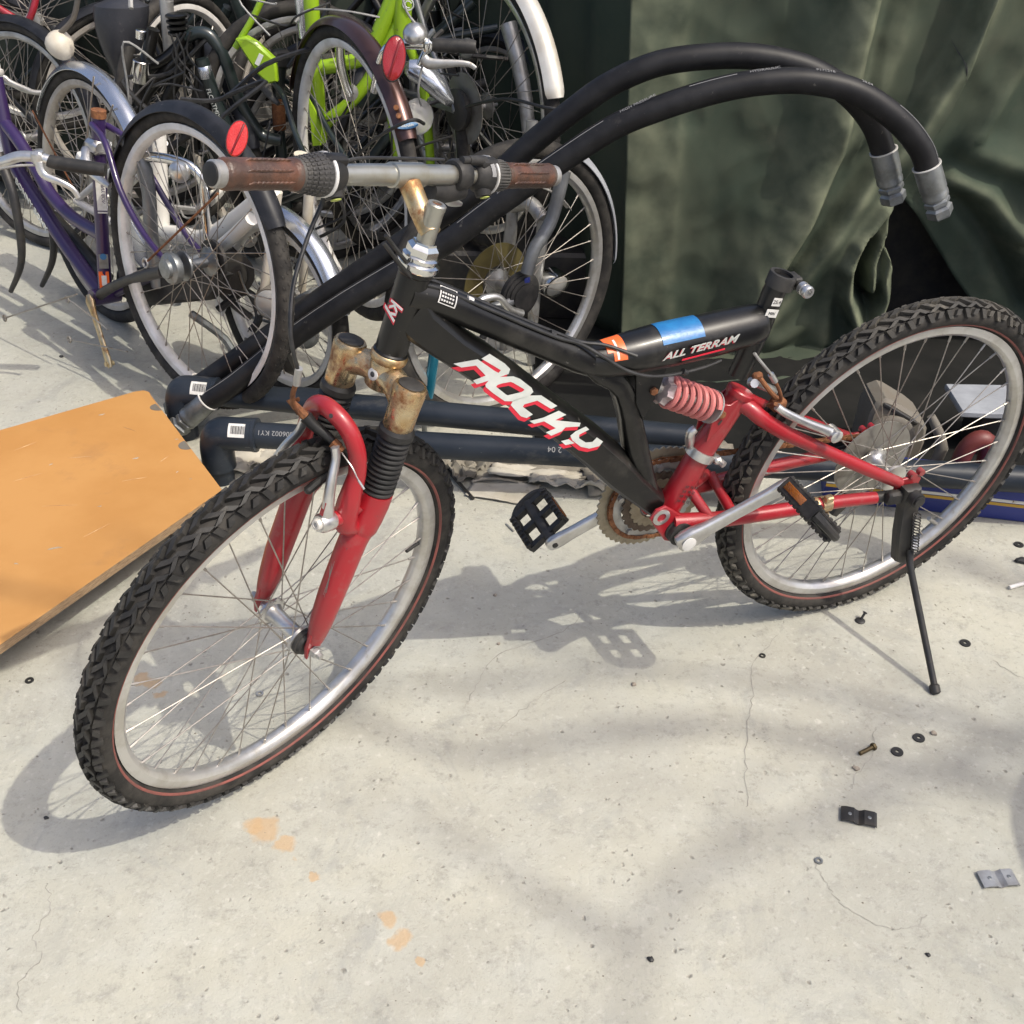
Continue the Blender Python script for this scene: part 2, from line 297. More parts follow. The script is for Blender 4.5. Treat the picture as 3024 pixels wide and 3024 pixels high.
def thing(name,label,cat,M=None,group=None):
    o=link(name,None,None,M); o.empty_display_size=.05; o['label']=label; o['category']=cat
    if group: o['group']=group
    return o
def single(name,mb,m,label,cat,M=None,group=None,ang=40):
    o=part(name,mb,m,None,M,ang); o['label']=label; o['category']=cat
    if group: o['group']=group
    return o
def struct(name,mb,m,ang=40): return part(name,mb,m,None,None,ang,kind='structure')
def text(name,body,size,m,parent,o,ux,uy,align='LEFT',ext=.0002,shear=0,bold=0):
    cu=bpy.data.curves.new(name,'FONT'); cu.body=body; cu.size=size; cu.extrude=ext; cu.align_x=align; cu.align_y='CENTER'; cu.shear=shear; cu.offset=bold; cu.resolution_u=3
    cu.materials.append(MATS[m]); ux=V(ux).normalized(); uy=V(uy); uy=(uy-ux*uy.dot(ux)).normalized(); uz=ux.cross(uy)
    M=Matrix((( ux.x,uy.x,uz.x,o[0]),(ux.y,uy.y,uz.y,o[1]),(ux.z,uy.z,uz.z,o[2]),(0,0,0,1)))
    tmp=bpy.data.objects.new('tmp',cu); me=bpy.data.meshes.new_from_object(tmp); me.name=name; bpy.data.objects.remove(tmp)
    if not me.materials: me.materials.append(MATS[m])
    return link(name,me,parent,M)
def frameM(o,x,y,z): return Matrix(((x[0],y[0],z[0],o[0]),(x[1],y[1],z[1],o[1]),(x[2],y[2],z[2],o[2]),(0,0,0,1)))
T=Matrix.Translation
I4=Matrix.Identity(4)

# ------------------------------------------------------------------ wheels
def rim_prof(R0,w,h): return [(R0,w),(R0-.004,w+.0006),(R0-h*.62,w+.0003),(R0-h*.9,w*.66),(R0-h,w*.25),(R0-h,-w*.25),(R0-h*.9,-w*.66),(R0-h*.62,-w-.0003),(R0-.004,-w-.0006),(R0,-w),(R0-.003,-w+.0022),(R0-.010,-w*.55),(R0-.010,w*.55),(R0-.003,w-.0022)]
def circ_prof(rc,rr,ry,n=12): return [(rc+rr*math.cos(t),ry*math.sin(t)) for t in [2*math.pi*i/n for i in range(n)]]
SPOKES={}
def spokes(parent,Rr,hubr,yl,yr,n=36,m='spoke_steel',rad=.0011,off=.0):
    """tangentially laced spokes, each one an object sharing one mesh per length"""
    for i in range(n):
        side=i%2; th=2*math.pi*i/n+off; ph=th+(1 if (i//2)%2 else -1)*R(62)
        y=yl if side==0 else yr
        a=V((hubr*math.cos(ph),y,hubr*math.sin(ph))); b=V((Rr*math.cos(th),y*.06,Rr*math.sin(th)))
        L=(b-a).length; key=(round(L,3),m,rad)
        if key not in SPOKES:
            q=MB(); q.tube([(0,0,-.003),(0,0,L-.015),(0,0,L-.0145),(0,0,L)],[rad,rad,rad*2.0,rad*1.8],5); SPOKES[key]=q.mesh('spoke',m)
        d=(b-a).normalized(); u,w=basis(d)
        link('spoke',SPOKES[key],parent,frameM(a,u,w,d))
def mtb_tread(Rc,rm,h,pitch=54):
    """knobbly tread blocks set on the casing (Rc centre radius, rm section radius)"""
    q=MB()
    def pt(th,ph,e,): r=rm+e; return (( Rc+r*math.cos(ph))*math.cos(th),r*math.sin(ph),(Rc+r*math.cos(ph))*math.sin(th))
    def block(th,ph,lt,lp,sk,h,tw=0.):
        # lt,lp half sizes (angles), sk skew
        top=[];bot=[]
        for sx,sy in ((-1,-1),(1,-1),(1,1),(-1,1)):
            a=sx*lt; b=sy*lp
            bot.append(pt(th+a+sk*b+tw*a*0,ph+b,-.001)); top.append(pt(th+a*.74+sk*b*.88,ph+b*.86,h))
        q.loft([bot,top])
    st=2*math.pi/pitch
    for i in range(pitch):
        th=i*st
        for s in (-1,1):
            t=th+(0 if s>0 else st*.5)
            block(t,s*.20,st*.20,.24,s*.12,h)                   # centre zigzag bar, inner arm
            block(t+st*.10,s*.56,st*.19,.17,-s*.16,h)            # its outer arm
            block(t+st*.52,s*.47,st*.17,.23,s*.10,h*.95)         # intermediate block
            block(t+st*.30,s*.98,st*.165,.20,-s*.05,h*1.05)       # shoulder knob
            block(t+st*.80,s*1.05,st*.155,.31,s*.03,h*1.15)       # long shoulder knob
    return q
def tread_lines(Rc,rm,n=90):
    q=MB()
    for i in range(n):
        th=2*math.pi*i/n
        for s in (-1,1):
            for k in range(3):
                ph=s*(.18+k*.3); a=th+k*.012+(0 if s>0 else math.pi/n); r=rm+.0012; d=.010*s*(1 if k%2 else -1)
                def P(t,p,e): return ((Rc+(r+e)*math.cos(p))*math.cos(t),(r+e)*math.sin(p),(Rc+(r+e)*math.cos(p))*math.sin(t))
                q.loft([[P(a-.008,ph-.1,-.002),P(a+.008,ph-.1,-.002),P(a+.008+d,ph+.1,-.002),P(a-.008+d,ph+.1,-.002)],[P(a-.006,ph-.09,0),P(a+.006,ph-.09,0),P(a+.006+d,ph+.09,0),P(a-.006+d,ph+.09,0)]])
    return q
WCACHE={}
def cached(key,fn):
    if key not in WCACHE: WCACHE[key]=fn()
    return WCACHE[key]
def wheel(parent,M,Rr=.300,tire=.019,ry=.018,rimw=.0135,rimh=.022,rimmat='rim_alloy',tmat='tyre_rubber',tread=None,trmat='tyre_rubber',hubr=.02,yl=.03,yr=-.03,hub='dull_alloy',spm='dull_spoke',n=36,rad=.0011,stripe=False,off=0.,hublen=.05,seg=72):
    w=link('wheel',None,parent,M); w.empty_display_size=.05
    rc=Rr+tire*.92
    link('rim',cached(('rim',Rr,rimw,rimh,rimmat),lambda:MB().revolve(rim_prof(Rr,rimw,rimh),seg).mesh('rim',rimmat,35)),w)
    link('tyre',cached(('tyre',rc,tire,ry,tmat),lambda:MB().revolve(circ_prof(rc,tire,ry,14),seg).mesh('tyre',tmat,60)),w)
    if tread=='mtb':
        link('tread',cached(('mtb',rc,tire,trmat),lambda:mtb_tread(rc,tire,.0074).mesh('tread',trmat,25)),w)
    elif tread: link('tread',cached(('tl',rc,tire,trmat),lambda:tread_lines(rc,ry).mesh('tread',trmat,25)),w)
    if stripe:
        for sg in (1,-1):
            dr=-.0118; y=sg*math.sqrt(max(ry*ry-(dr*ry/tire)**2,1e-6))
            link('sidewall_stripe',MB().revolve([(rc+dr+.0017,y+sg*.0012),(rc+dr,y+sg*.0009),(rc+dr-.0017,y-sg*.0012),(rc+dr,y-sg*.0022)],seg).mesh('sidewall_stripe','stripe_red'),w)
    spokes(w,Rr-rimh+.002,hubr,yl,yr,n,spm,rad,off)
    h=MB(); h.lathe((0,0,0),(0,1,0),[(yr-.006,.010),(yr-.004,hubr+.003),(yr+.0,hubr+.004),(yr+.002,hubr-.004),(yr+.009,.0125),(0,.0115),(yl-.009,.0125),(yl-.002,hubr-.004),(yl,hubr+.004),(yl+.004,hubr+.003),(yl+.006,.010)],20)
    h.rod((0,-hublen-.018,0),(0,hublen+.018,0),.0048,8)
    part('hub',h,hub,w)
    return w
def fender_mesh(Rf,a0,a1,w=.024,dep=.016,th=.0012,n=40):
    """mudguard: a curved channel section following the tyre, real sheet thickness, about the Y axis"""
    q=MB(); sec=[]; m=8
    for i in range(m+1):
        t=-1+2*i/m; sec.append((Rf-dep*(abs(t)**2.4),w*t*(1-.06*abs(t))))
    inner=[(r-th,y*.97) for r,y in sec]
    prof=sec+inner[::-1]
    rings=[]
    for i in range(n+1):
        a=a0+(a1-a0)*i/n; e=min(i,n-i)/n; sc=1. if e>.03 else .8+.2*(e/.03)
        rings.append([((r)*math.cos(a),y*sc,(r)*math.sin(a)) for r,y in prof])
    return q.loft(rings)
def refl_axes(z,y):
    z=V(z).normalized(); y=V(y); y=(y-z*y.dot(z)).normalized(); return y.cross(z),y,z
def reflector(parent,M,m,r=.024,el=1.5):
    """oval reflector in a dark back shell, facing +Z of M"""
    b=MB(); n=22
    pr=[(-.012,.6),(-.006,.98),(.002,1.04),(.004,1.0)]
    b.loft([[(r*q*math.cos(t),r*el*q*math.sin(t),z) for t in [2*math.pi*i/n for i in range(n)]] for z,q in pr])
    o=part('reflector',b,'dark_plastic',parent,M)
    l=MB(); l.loft([[(r*q*math.cos(t),r*el*q*math.sin(t),z+(-.0025*max(0,1-abs(math.cos(t)*q)*1.2) if q<.5 else 0)) for t in [2*math.pi*i/n for i in range(n)]] for z,q in [(.004,.97),(.0065,.9),(.0075,.5),(.0078,.1)]])
    part('lens',l,m,o)
    if 'red' in m or 'deep' in m:
        l=MB(); l.box((r*.05,0,.0078),(r*.20,r*el*1.75,.0022),ux=(.985,-.17,0),uy=(.17,.985,0),ch=.0006); part('ridge',l,'reflector_ridge',o)
    return o

# ------------------------------------------------------------------ ground
g=MB(); g.quadgrid(lambda u,v:(-40+80*u,-25+80*v,0),8,8); struct('ground',g,'concrete')
def crack(pts,w=.0022):
    q=MB(); P=smooth([(x,y,.0006) for x,y in pts],7); up=[];dn=[]
    for i,p in enumerate(P):
        d=(P[min(i+1,len(P)-1)]-P[max(i-1,0)]).normalized(); s=V((-d.y,d.x,0)); j=V((random.uniform(-1,1),random.uniform(-1,1),0))*.003
        ww=w*random.uniform(.25,1.)*(.3 if i in (0,len(P)-1) else 1); up.append(p+j+s*ww/2); dn.append(p+j-s*ww/2)
    i0=q.ring(up); i1=q.ring(dn)
    for a in range(len(P)-1): q.f.append((i0[a],i0[a+1],i1[a+1],i1[a]))
    return q
mat('crack',(.22,.21,.185),.95,c2=(.34,.335,.30),s=30,lo=.35,hi=.6)

# ------------------------------------------------------------------ the mountain bike
# bike frame: x forward, y to the rider's left, z up in the frame plane, origin at the rear axle
_cB=V((.6438,1.6348,.3264)); _BR=((-.91573,-.4018,0),(.39985,-.91127,-.09858),(.03961,-.09027,.99513))
BW=frameM(_cB,*_BR)
BASE=BW@T((0,0,-.328))
bike=thing('mountain_bike','black and red full suspension mountain bike standing on its kickstand, knobbly tyres','bicycle',BASE)
B0=T((0,0,.328))
SB=B0@Matrix(((.85567,-.4202,-.3021,1.05814),(.4408,.89761,0,.01782),(.27117,-.13317,.95328,-.00443),(0,0,0,1)))   # steered fork frame
def bp(name,mb,m,M=None,parent=None,ang=40,**k): return part(name,mb,m,parent or bike,(M if M is not None else B0) if parent is None else M,ang,**k)
# --- wheels
_wk=dict(Rr=.284,tire=.0190,ry=.0230,rimw=.0125,rimh=.0205,tread='mtb',stripe=True,spm='spoke_steel',rad=.00105,hub='alloy',seg=96)
wf=wheel(bike,SB,trmat='tread_rubber',yl=.031,yr=-.031,hubr=.0195,off=.06,**_wk)
wr=wheel(bike,B0,trmat='dusty_tread',yl=.031,yr=-.020,hubr=.0225,off=.02,**_wk)
q=MB(); q.rod((-.262,0,.064),(-.240,0,.058),.0030,8).rod((-.241,0,.0585),(-.230,0,.0556),.0038,8); part('valve',q,'dark_plastic',wf)
q=MB(); q.rod((-.196,0,-.19),(-.166,0,-.165),.0042,8); part('valve',q,'dull_alloy',wr)
q=MB(); q.lathe((0,-.026,0),(0,1,0),[(-.0012,.018),(-.0012,.078),(.0012,.078),(.0012,.018)],40,cap=False,closed=True); part('spoke_protector',q,'clear_disc',wr)
q=MB()
for i,r_ in enumerate((.050,.045,.040,.035,.030,.026)):
    y=-.030-i*.0034; n=24+0*i; q.loft([[((r_+(.0024 if k%2 else -.0012))*math.cos(2*math.pi*k/(2*n)),yy,(r_+(.0024 if k%2 else -.0012))*math.sin(2*math.pi*k/(2*n))) for k in range(2*n)] for yy in (y,y-.0018)])
part('cassette',q,'rust',wr)
# --- head tube, down tube, top tube, rear tube, strut
def hd(z): return V((1.0187,0,0))+V((-.3021,0,.9533))*(z-.0162)
q=MB(); q.lathe(hd(.438),(-.3021,0,.9533),[(0,.0222),(.006,.0222),(.008,.0205),(.112,.0205),(.114,.0222),(.122,.0222)],28); bp('head_tube',q,'black_paint')
dt=[((.885,.441),(.842,.490)),((.871,.427),(.834,.468)),((.828,.389),(.796,.425)),((.789,.354),(.760,.394)),((.748,.315),(.718,.355)),((.681,.251),(.655,.293)),((.608,.173),(.586,.228)),((.555,.112),(.540,.180)),((.514,.073),(.500,.128)),((.474,.034),(.452,.072))]
secs=[]
for i,((bx,bz),(tx,tz)) in enumerate(dt):
    hw=.0282 if i>1 else (.020 if i==0 else .0255)
    hw*=1-.10*max(0,(i-6)/3)
    prof=[(0.,.55),(.03,.78),(.12,.97),(.3,1.),(.6,1.),(.76,.97),(.84,.84),(.95,.45),(1.,.16)]
    L_=[(bx+(tx-bx)*t,hw*y,bz+(tz-bz)*t) for t,y in prof]; secs.append(L_+[(x,-y,z) for x,y,z in reversed(L_)])
q=MB(); q.loft(secs); down=bp('down_tube',q,'black_paint',ang=28)
q=MB(); q.tube([(.868,0,.487),(.826,0,.469),(.785,0,.444),(.746,0,.420),(.705,0,.395),(.663,0,.370),(.622,0,.346),(.598,0,.332)],[.023,.0215,.0205,.0205,.0205,.021,.022,.020],18,k=4); top=bp('top_tube',q,'black_paint')
q=MB(); q.tube([(.640,0,.342),(.615,0,.340),(.588,0,.337),(.545,0,.337),(.500,0,.340),(.45,0,.3415),(.40,0,.344),(.352,0,.347),(.333,0,.350),(.322,0,.352)],[.010,.019,.026,.031,.0325,.0325,.032,.0305,.027,.012],22,k=4); rear=bp('top_tube',q,'black_paint',label='fat rear section of the top tube carrying the white lettering')
out=[(.625,.335),(.600,.307),(.579,.293),(.563,.276),(.553,.252),(.545,.228),(.541,.212),(.529,.168),(.495,.090),(.462,.045),(.442,.030),(.452,.050),(.478,.120),(.497,.178),(.513,.225),(.524,.255),(.532,.278),(.546,.300),(.562,.318)]
q=MB(); q.prism([(x,z) for x,z in out],(0,0,0),(1,0,0),(0,0,1),.034,.004); bp('seat_strut',q,'black_paint',ang=50)
q=MB(); 
for y in (.0165,-.0165): q.prism([(.540,.316),(.490,.320),(.497,.276),(.517,.231),(.533,.262)],(0,y,0),(1,0,0),(0,0,1),.004,.001)
bp('shock_bracket',q,'black_paint')
q=MB(); q.tube([(.3125,0,.418),(.321,0,.395),(.330,0,.345),(.345,0,.285),(.352,0,.262)],[.0165,.0165,.0165,.0160,.0155],18); q.tube([(.312,0,.4185),(.3122,0,.4175)],[.0175,.0175],18); bp('seat_tube',q,'black_paint')
q=MB(); q.lathe((.3105,0,.4235),(-.23,0,.97),[(-.020,.0175),(-.020,.0202),(-.002,.0202),(.0,.0195),(.0,.0145),(-.020,.0145)],24,cap=False,closed=True); q.box((.290,0,.409),(.014,.024,.018),ch=.002); sc=bp('seat_clamp',q,'dark_plastic')
q=MB(); q.rod((.290,-.016,.409),(.290,.020,.409),.0065,10); part('bolt',q,'dark_steel',sc)
q=MB(); q.lathe((.290,.020,.409),(0,1,0),[(0,.0066),(0,.0092),(.007,.0092),(.0075,.0078),(.010,.0078),(.011,.0092),(.017,.0092),(.0185,.0080),(.0185,.0045),(.012,.0045)],18); part('nut',q,'alloy',sc)
q=MB(); 
for a_,w_ in ((.019,.015),(.037,.021)): q.box((.3195+a_*.27,.0170,.4075-a_*.96),(w_,.0006,.0125),ux=(.97,0,.23),uy=(0,1,0))
part('sticker',q,'label_white',bike,B0)
for k_,(bd,sz) in enumerate((("25.4",.008),("MIN",.0065))): text('lettering',bd,sz,'print_black',bike,B0@V((.3195+(.019+k_*.018)*.27,.0176,.4075-(.019+k_*.018)*.96)),(-.97,0,-.23),(-.23,0,.97),'CENTER')
for y in (1,): pass
# --- decals on the down tube
RK={'R':[(.817,.392),(.784,.392),(.759,.369),(.754,.3655),(.751,.3690),(.779,.392),(.768,.397),(.746,.378),(.738,.368),(.740,.361),(.760,.3575),(.784,.354),(.7895,.361),(.772,.365),(.786,.383),(.806,.384)],
'C':[(.734,.311),(.730,.318),(.709,.3205),(.690,.317),(.664,.294),(.673,.291),(.695,.3095),(.714,.3075),(.716,.304),(.700,.288),(.709,.284),(.718,.289)],
'K':[(.704,.278),(.684,.279),(.661,.2855),(.649,.276),(.665,.2705),(.625,.2570),(.626,.251),(.648,.2545),(.653,.249),(.669,.245),(.678,.253),(.663,.2565),(.682,.2725),(.697,.2715)],
'Y':[(.639,.238),(.631,.244),(.616,.2485),(.610,.242),(.625,.2365),(.6245,.230),(.613,.220),(.602,.2185),(.596,.225),(.585,.215),(.590,.208),(.606,.2075),(.620,.214),(.635,.229)],'Yt':[(.653,.232),(.641,.2325),(.631,.223),(.645,.223)]}
Oo=[(.772,.351),(.767,.357),(.753,.359),(.733,.356),(.723,.350),(.705,.332),(.702,.325),(.707,.320),(.731,.316),(.743,.319),(.760,.335),(.771,.347)]
Oi=[(.7565,.345),(.7545,.347),(.749,.348),(.736,.348),(.732,.3455),(.718,.334),(.715,.331),(.719,.3285),(.739,.3275),(.7415,.329),(.753,.341),(.756,.344)]
def decal(y,dx,dz,m,nm):
    q=MB()
    for k_,p in RK.items():
        i=len(q.v); P=[(x+dx,z+dz) for x,z in p]; ids=q.ring([(x,y,z) for x,z in P]); 
        from mathutils.geometry import tessellate_polygon
        for t in tessellate_polygon([[V((x,z,0)) for x,z in P]]): q.f.append(tuple(ids[j] for j in t))
    a=q.ring([(x+dx,y,z+dz) for x,z in Oo]); b=q.ring([(x+dx,y,z+dz) for x,z in Oi]); q.bridge(a,b)
    return part(nm,q,m,down)
decal(.02855,.0028,-.0058,'decal_red','lettering'); decal(.02895,0,0,'decal_white','lettering')
# label by the head tube
def on_tube(c0,c1,r0,r1,ts,phis,e): pass
q=MB()
def tt_at(t,ph,e,c0=V((.845,0,.4785)),c1=V((.785,0,.444)),r=.0224):
    d=(c1-c0); ax=d.normalized(); up=V((0,1,0)).cross(ax); up=V((-up.x,0,-up.z)) if up.z<0 else up
    return c0+d*t+(V((0,1,0))*math.cos(ph)+up*math.sin(ph))*(r+e)
def patch(q,fn,t0,t1,p0,p1,nt=2,np=8,th=.0004):
    A=[];Bq=[]
    for e,dst in ((.0003,A),(.0003+th,Bq)):
        for j in range(np+1): dst.append([fn(t0+(t1-t0)*i/nt,p0+(p1-p0)*j/np,e) for i in range(nt+1)])
    rings=[A[j]+Bq[j][::-1] for j in range(np+1)]; q.loft(rings)
for a in [(.10,.125,.2,1.2),(.445,.47,.2,1.2),(.10,.47,1.15,1.2),(.10,.47,.2,.25)]: patch(q,tt_at,*a)
for i in range(5):
    for j in range(4): patch(q,tt_at,.15+i*.055,.185+i*.055,.36+j*.2,.46+j*.2,1,2)
part('sticker',q,'label_white',top)
# rear section stickers, tape, lettering
def rt_at(x,ph,e):
    xs=[(.588,.337,.026),(.545,.337,.031),(.500,.340,.0325),(.45,.3415,.0325),(.40,.344,.032)]
    for (xa,za,ra),(xb,zb_,rb) in zip(xs,xs[1:]):
        if x>=xb or (xb,zb_,rb)==xs[-1]:
            t=(x-xa)/(xb-xa); zc=za+(zb_-za)*t; r=ra+(rb-ra)*t; break
    return V((x,math.cos(ph)*(r+e),zc+math.sin(ph)*(r+e)))
q=MB(); patch(q,rt_at,.508,.442,.62,2.0,6,14,.0006); part('blue_tape',q,'tape_blue',rear)
q=MB(); patch(q,rt_at,.589,.562,.80,1.9,3,12); patch(q,rt_at,.581,.562,.36,.82,3,6); part('sticker',q,'sticker_orange',rear)
q=MB(); patch(q,rt_at,.5765,.5735,.42,1.5,1,10,.0009); part('sticker',q,'decal_white',rear)
for s_,m_,e_,dz in ((1,'decal_red',.0008,-.0018),(1,'decal_white',.0014,0)):
    y=.0305
    text('lettering','ALL TERRAM',.0205,m_,rear,(.509+ (.0012 if m_=='decal_red' else 0),.0322+e_,.3435+dz),(-1,0,.075),(.12,.26,1),'LEFT',.00015,.22,.0006)
q=MB(); q.prism([(.478,.3345),(.410,.3395),(.4095,.3372),(.4785,.3322)],(0,.0332,0),(1,0,0),(0,0,1),.0008); part('sticker',q,'decal_red',rear)
_n=V((.785,.567,.249)).normalized(); _a=V((-.3021,0,.9533)); _ux=-_a; _uy=_n.cross(_ux); _c=hd(.505)+_n*.0208
text('lettering','ky',.026,'decal_red',bike,B0@(_c+_uy*-.001+_ux*.001),_ux,_uy,'CENTER',.0004,.2,.0016); text('lettering','ky',.026,'decal_white',bike,B0@(_c+_n*.0006),_ux,_uy,'CENTER',.0004,.2,.0003)
# cables along the top tube
q=MB(); q.tube([(.905,.03,.57),(.865,.016,.512),(.826,.012,.489),(.785,.013,.464),(.746,.014,.441),(.705,.014,.416),(.663,.014,.392),(.63,.013,.376),(.60,.022,.357),(.565,.031,.333),(.53,.0335,.318),(.49,.032,.311),(.44,.031,.312),(.41,.030,.318)],.0026,8,k=5); bp('gear_cable',q,'cable_black')
q=MB(); q.tube([(.90,.022,.575),(.86,.008,.516),(.826,.004,.4925),(.785,.004,.467),(.746,.004,.443),(.705,.003,.418),(.663,.004,.394),(.625,.006,.374),(.59,.012,.366),(.55,.030,.352)],.0026,8,k=5); bp('gear_cable',q,'cable_black')
for c_ in ((.790,.010,.4675),(.672,.010,.3975),(.470,.0325,.3115)): 
    q=MB(); q.lathe(c_,(-.86,0,-.51),[(-.004,.0026),(-.004,.0046),(.004,.0046),(.004,.0026)],10); bp('cable_clip',q,'label_white' if c_[0]>.78 else 'dark_steel')
# --- rear suspension: shock with coil spring
A_=V((.507,0,.279)); Bq=V((.379,0,.2085)); ax_=(Bq-A_).normalized()
q=MB(); q.rod(A_,A_+ax_*.055,.0095,16).rod(A_,Bq,.0065,14); q.lathe(A_-V((0,.011,0)),(0,1,0),[(0,.009),(.022,.009)],16); q.lathe(Bq-V((0,.011,0)),(0,1,0),[(0,.010),(.022,.010)],16); sh=bp('shock',q,'dull_alloy')
q=MB(); hel=[]; a_,b_=basis(ax_); n_=7*22; 
for i in range(n_+1):
    t=i/n_; hel.append(A_+ax_*(.040+.092*t)+(a_*math.cos(2*math.pi*6.2*t)+b_*math.sin(2*math.pi*6.2*t))*.0215)
q.tube(hel,.0047,8); part('coil_spring',q,'spring_pink',sh)
q=MB(); n=40; q.loft([[A_+ax_*t+(a_*math.cos(2*math.pi*k/n)+b_*math.sin(2*math.pi*k/n))*(r_+(d_*math.cos(8*2*math.pi*k/n))) for k in range(n)] for t,r_,d_ in ((.024,.012,0),(.026,.0195,.0022),(.036,.0215,.0030),(.0385,.0205,.001),(.039,.012,0))]); part('preload_collar',q,'collar_mauve',sh)
q=MB(); q.lathe(A_+ax_*.134,ax_,[(0,.012),(0,.0262),(.003,.0262),(.0045,.018),(.010,.012)],26); part('spring_seat',q,'dull_alloy',sh)
q=MB(); q.lathe(A_+V((0,.0185,0)),(0,1,0),[(0,.0062),(.004,.0062),(.0045,.004)],6); q.lathe(Bq+V((0,.0165,0)),(0,1,0),[(0,.0065),(.0045,.0065),(.005,.004)],6); part('bolt',q,'rust',sh)
# --- swingarm
q=MB(); q.tube([(.434,0,.026),(.408,0,.084),(.385,0,.139),(.362,0,.185),(.345,0,.219),(.3425,0,.226)],[.0205,.020,.0195,.0195,.0195,.0195],22); q.lathe((.3425,0,.224),(-.42,0,.90),[(0,.0215),(.003,.0225),(.009,.0225),(.011,.0205),(.0115,.004)],22); swing=bp('swingarm',q,'red_paint')
q=MB()
for s in (1,-1): q.prism([(.396,.160),(.368,.190),(.350,.212),(.352,.230),(.366,.222),(.380,.226),(.389,.214),(.393,.195)],(0,s*.0155,0),(1,0,0),(0,0,1),.0035,.0008)
part('gusset',q,'red_paint',swing)
q=MB(); q.prism([(.3805,.188),(.3745,.196),(.3775,.198),(.3825,.192)],(0,.0176,0),(1,0,0),(0,0,1),.0006); part('slot',q,'dark_plastic',swing)
q=MB(); q.lathe((.3895,0,.1275),(-.40,0,.917),[(-.0075,.0205),(-.0075,.0235),(.0075,.0235),(.0075,.0205)],24,cap=False,closed=True); q.box((.3655,.012,.116),(.012,.016,.013),ch=.003); q.tube([(.410,-.004,.142),(.416,.002,.158),(.420,.006,.176),(.414,.008,.184)],[.0065,.0075,.0075,.006],10,k=3); cl=part('cable_clamp',q,'alloy',swing)
q=MB(); q.rod((.3625,.008,.114),(.3585,.024,.112),.0055,8); part('bolt',q,'dull_alloy',cl)
q=MB(); pts=[(.340,.010,.214),(.3295,.022,.209),(.315,.033,.197),(.274,.041,.168),(.228,.046,.140),(.179,.051,.1115),(.117,.057,.0755),(.06,.062,.0425),(.020,.066,.020)]
q.tube(pts,[.013,.0125,.0125,.012,.0115,.011,.011,.0105,.010],14,k=4); part('seat_stay',q,'red_paint',swing)
q=MB(); q.tube([(x,-y,z) for x,y,z in pts],[.013,.0125,.0125,.012,.0115,.011,.011,.0105,.010],14,k=4); part('seat_stay',q,'red_paint',swing)
pc=[(.442,.034,.026),(.40,.040,.022),(.364,.043,.017),(.31,.047,.0125),(.241,.053,.010),(.19,.056,.0075),(.15,.058,.0055),(.10,.061,.001),(.062,.064,-.003)]
for s in (1,-1):
    q=MB(); q.tube([(x,s*y,z) for x,y,z in pc],[.0145,.014,.0135,.013,.0125,.012,.0115,.0112,.011],14,k=3); part('chain_stay',q,'red_paint',swing)
    q=MB(); q.tube([(.062,s*.064,-.003),(.035,s*.066,-.004),(.012,s*.068,-.003)],[.0105,.0095,.0085],12); part('stay_end',q,'dark_steel',swing)
    q=MB(); q.prism([(.030,.030),(.004,.030),(-.012,.034),(-.022,.022),(-.016,-.006),(-.004,-.014),(.012,-.012),(.028,-.006)],(0,s*.068,0),(1,0,0),(0,0,1),.006,.0012)
    for px_,pz_ in ((.0,.034),(-.018,.036)): q.lathe((px_,s*.068-.005,pz_),(0,1,0),[(0,.0062),(.010,.0062)],14)
    part('dropout',q,'red_paint',swing)
q=MB(); q.rod((.402,.010,.062),(.380,.040,.026),.0085,10); part('cross_brace',q,'red_paint',swing)
q=MB(); q.rod((.330,-.04,.038),(.330,.045,.012),.009,12); part('cross_brace',q,'red_paint',swing); q=MB(); q.rod((.395,-.002,.06),(.335,-.046,.036),.0095,12); part('cross_brace',q,'red_paint',swing)
q=MB(); q.lathe((.163,.0575,.006),(.97,-.05,.05),[(-.009,.0118),(-.009,.0138),(.009,.0138),(.009,.0118)],18,cap=False,closed=True); q.lathe((.178,.057,.0065),(.97,-.05,.05),[(0,.0125),(.001,.0145),(.009,.0145),(.010,.0125)],18); q.box((.163,.064,.022),(.014,.012,.012),ch=.002); q.rod((.160,.062,-.010),(.157,.066,-.022),.006,8); part('band_clamp',q,'gold_chrome',swing)
for i in range(4): text('lettering','XK 70 52',.0068,'print_black',swing,V((.420-i*.0035,.0208,.052+i*.0085)),(-.92,0,-.4),(-.4,0,.92),'CENTER')
# --- pivot and bottom bracket
q=MB()
for s in (1,-1): q.prism([(.478,.062),(.462,.066),(.448,.055),(.420,.030),(.408,.010),(.416,-.010),(.434,-.016),(.452,-.008),(.474,.026),(.486,.046)],(0,s*.034,0),(1,0,0),(0,0,1),.006,.0016)
q.rod((.4325,-.036,.011),(.4325,.036,.011),.0205,22); plate=bp('pivot_plate',q,'red_paint')
q=MB(); q.lathe((.467,.036,.046),(0,1,0),[(0,.015),(.0025,.015),(.003,.0135),(.003,.008),(.0005,.008)],22); part('pivot_bolt',q,'alloy',plate)
q=MB(); q.lathe((.4325,.036,.011),(0,1,0),[(0,.022),(.004,.022),(.005,.0195),(.010,.0195),(.011,.021),(.016,.021),(.017,.016)],28); part('bearing_cup',q,'dark_plastic',plate)
q=MB(); q.rod((.440,-.03,.060),(.452,.03,.055),.0,6) if 0 else None
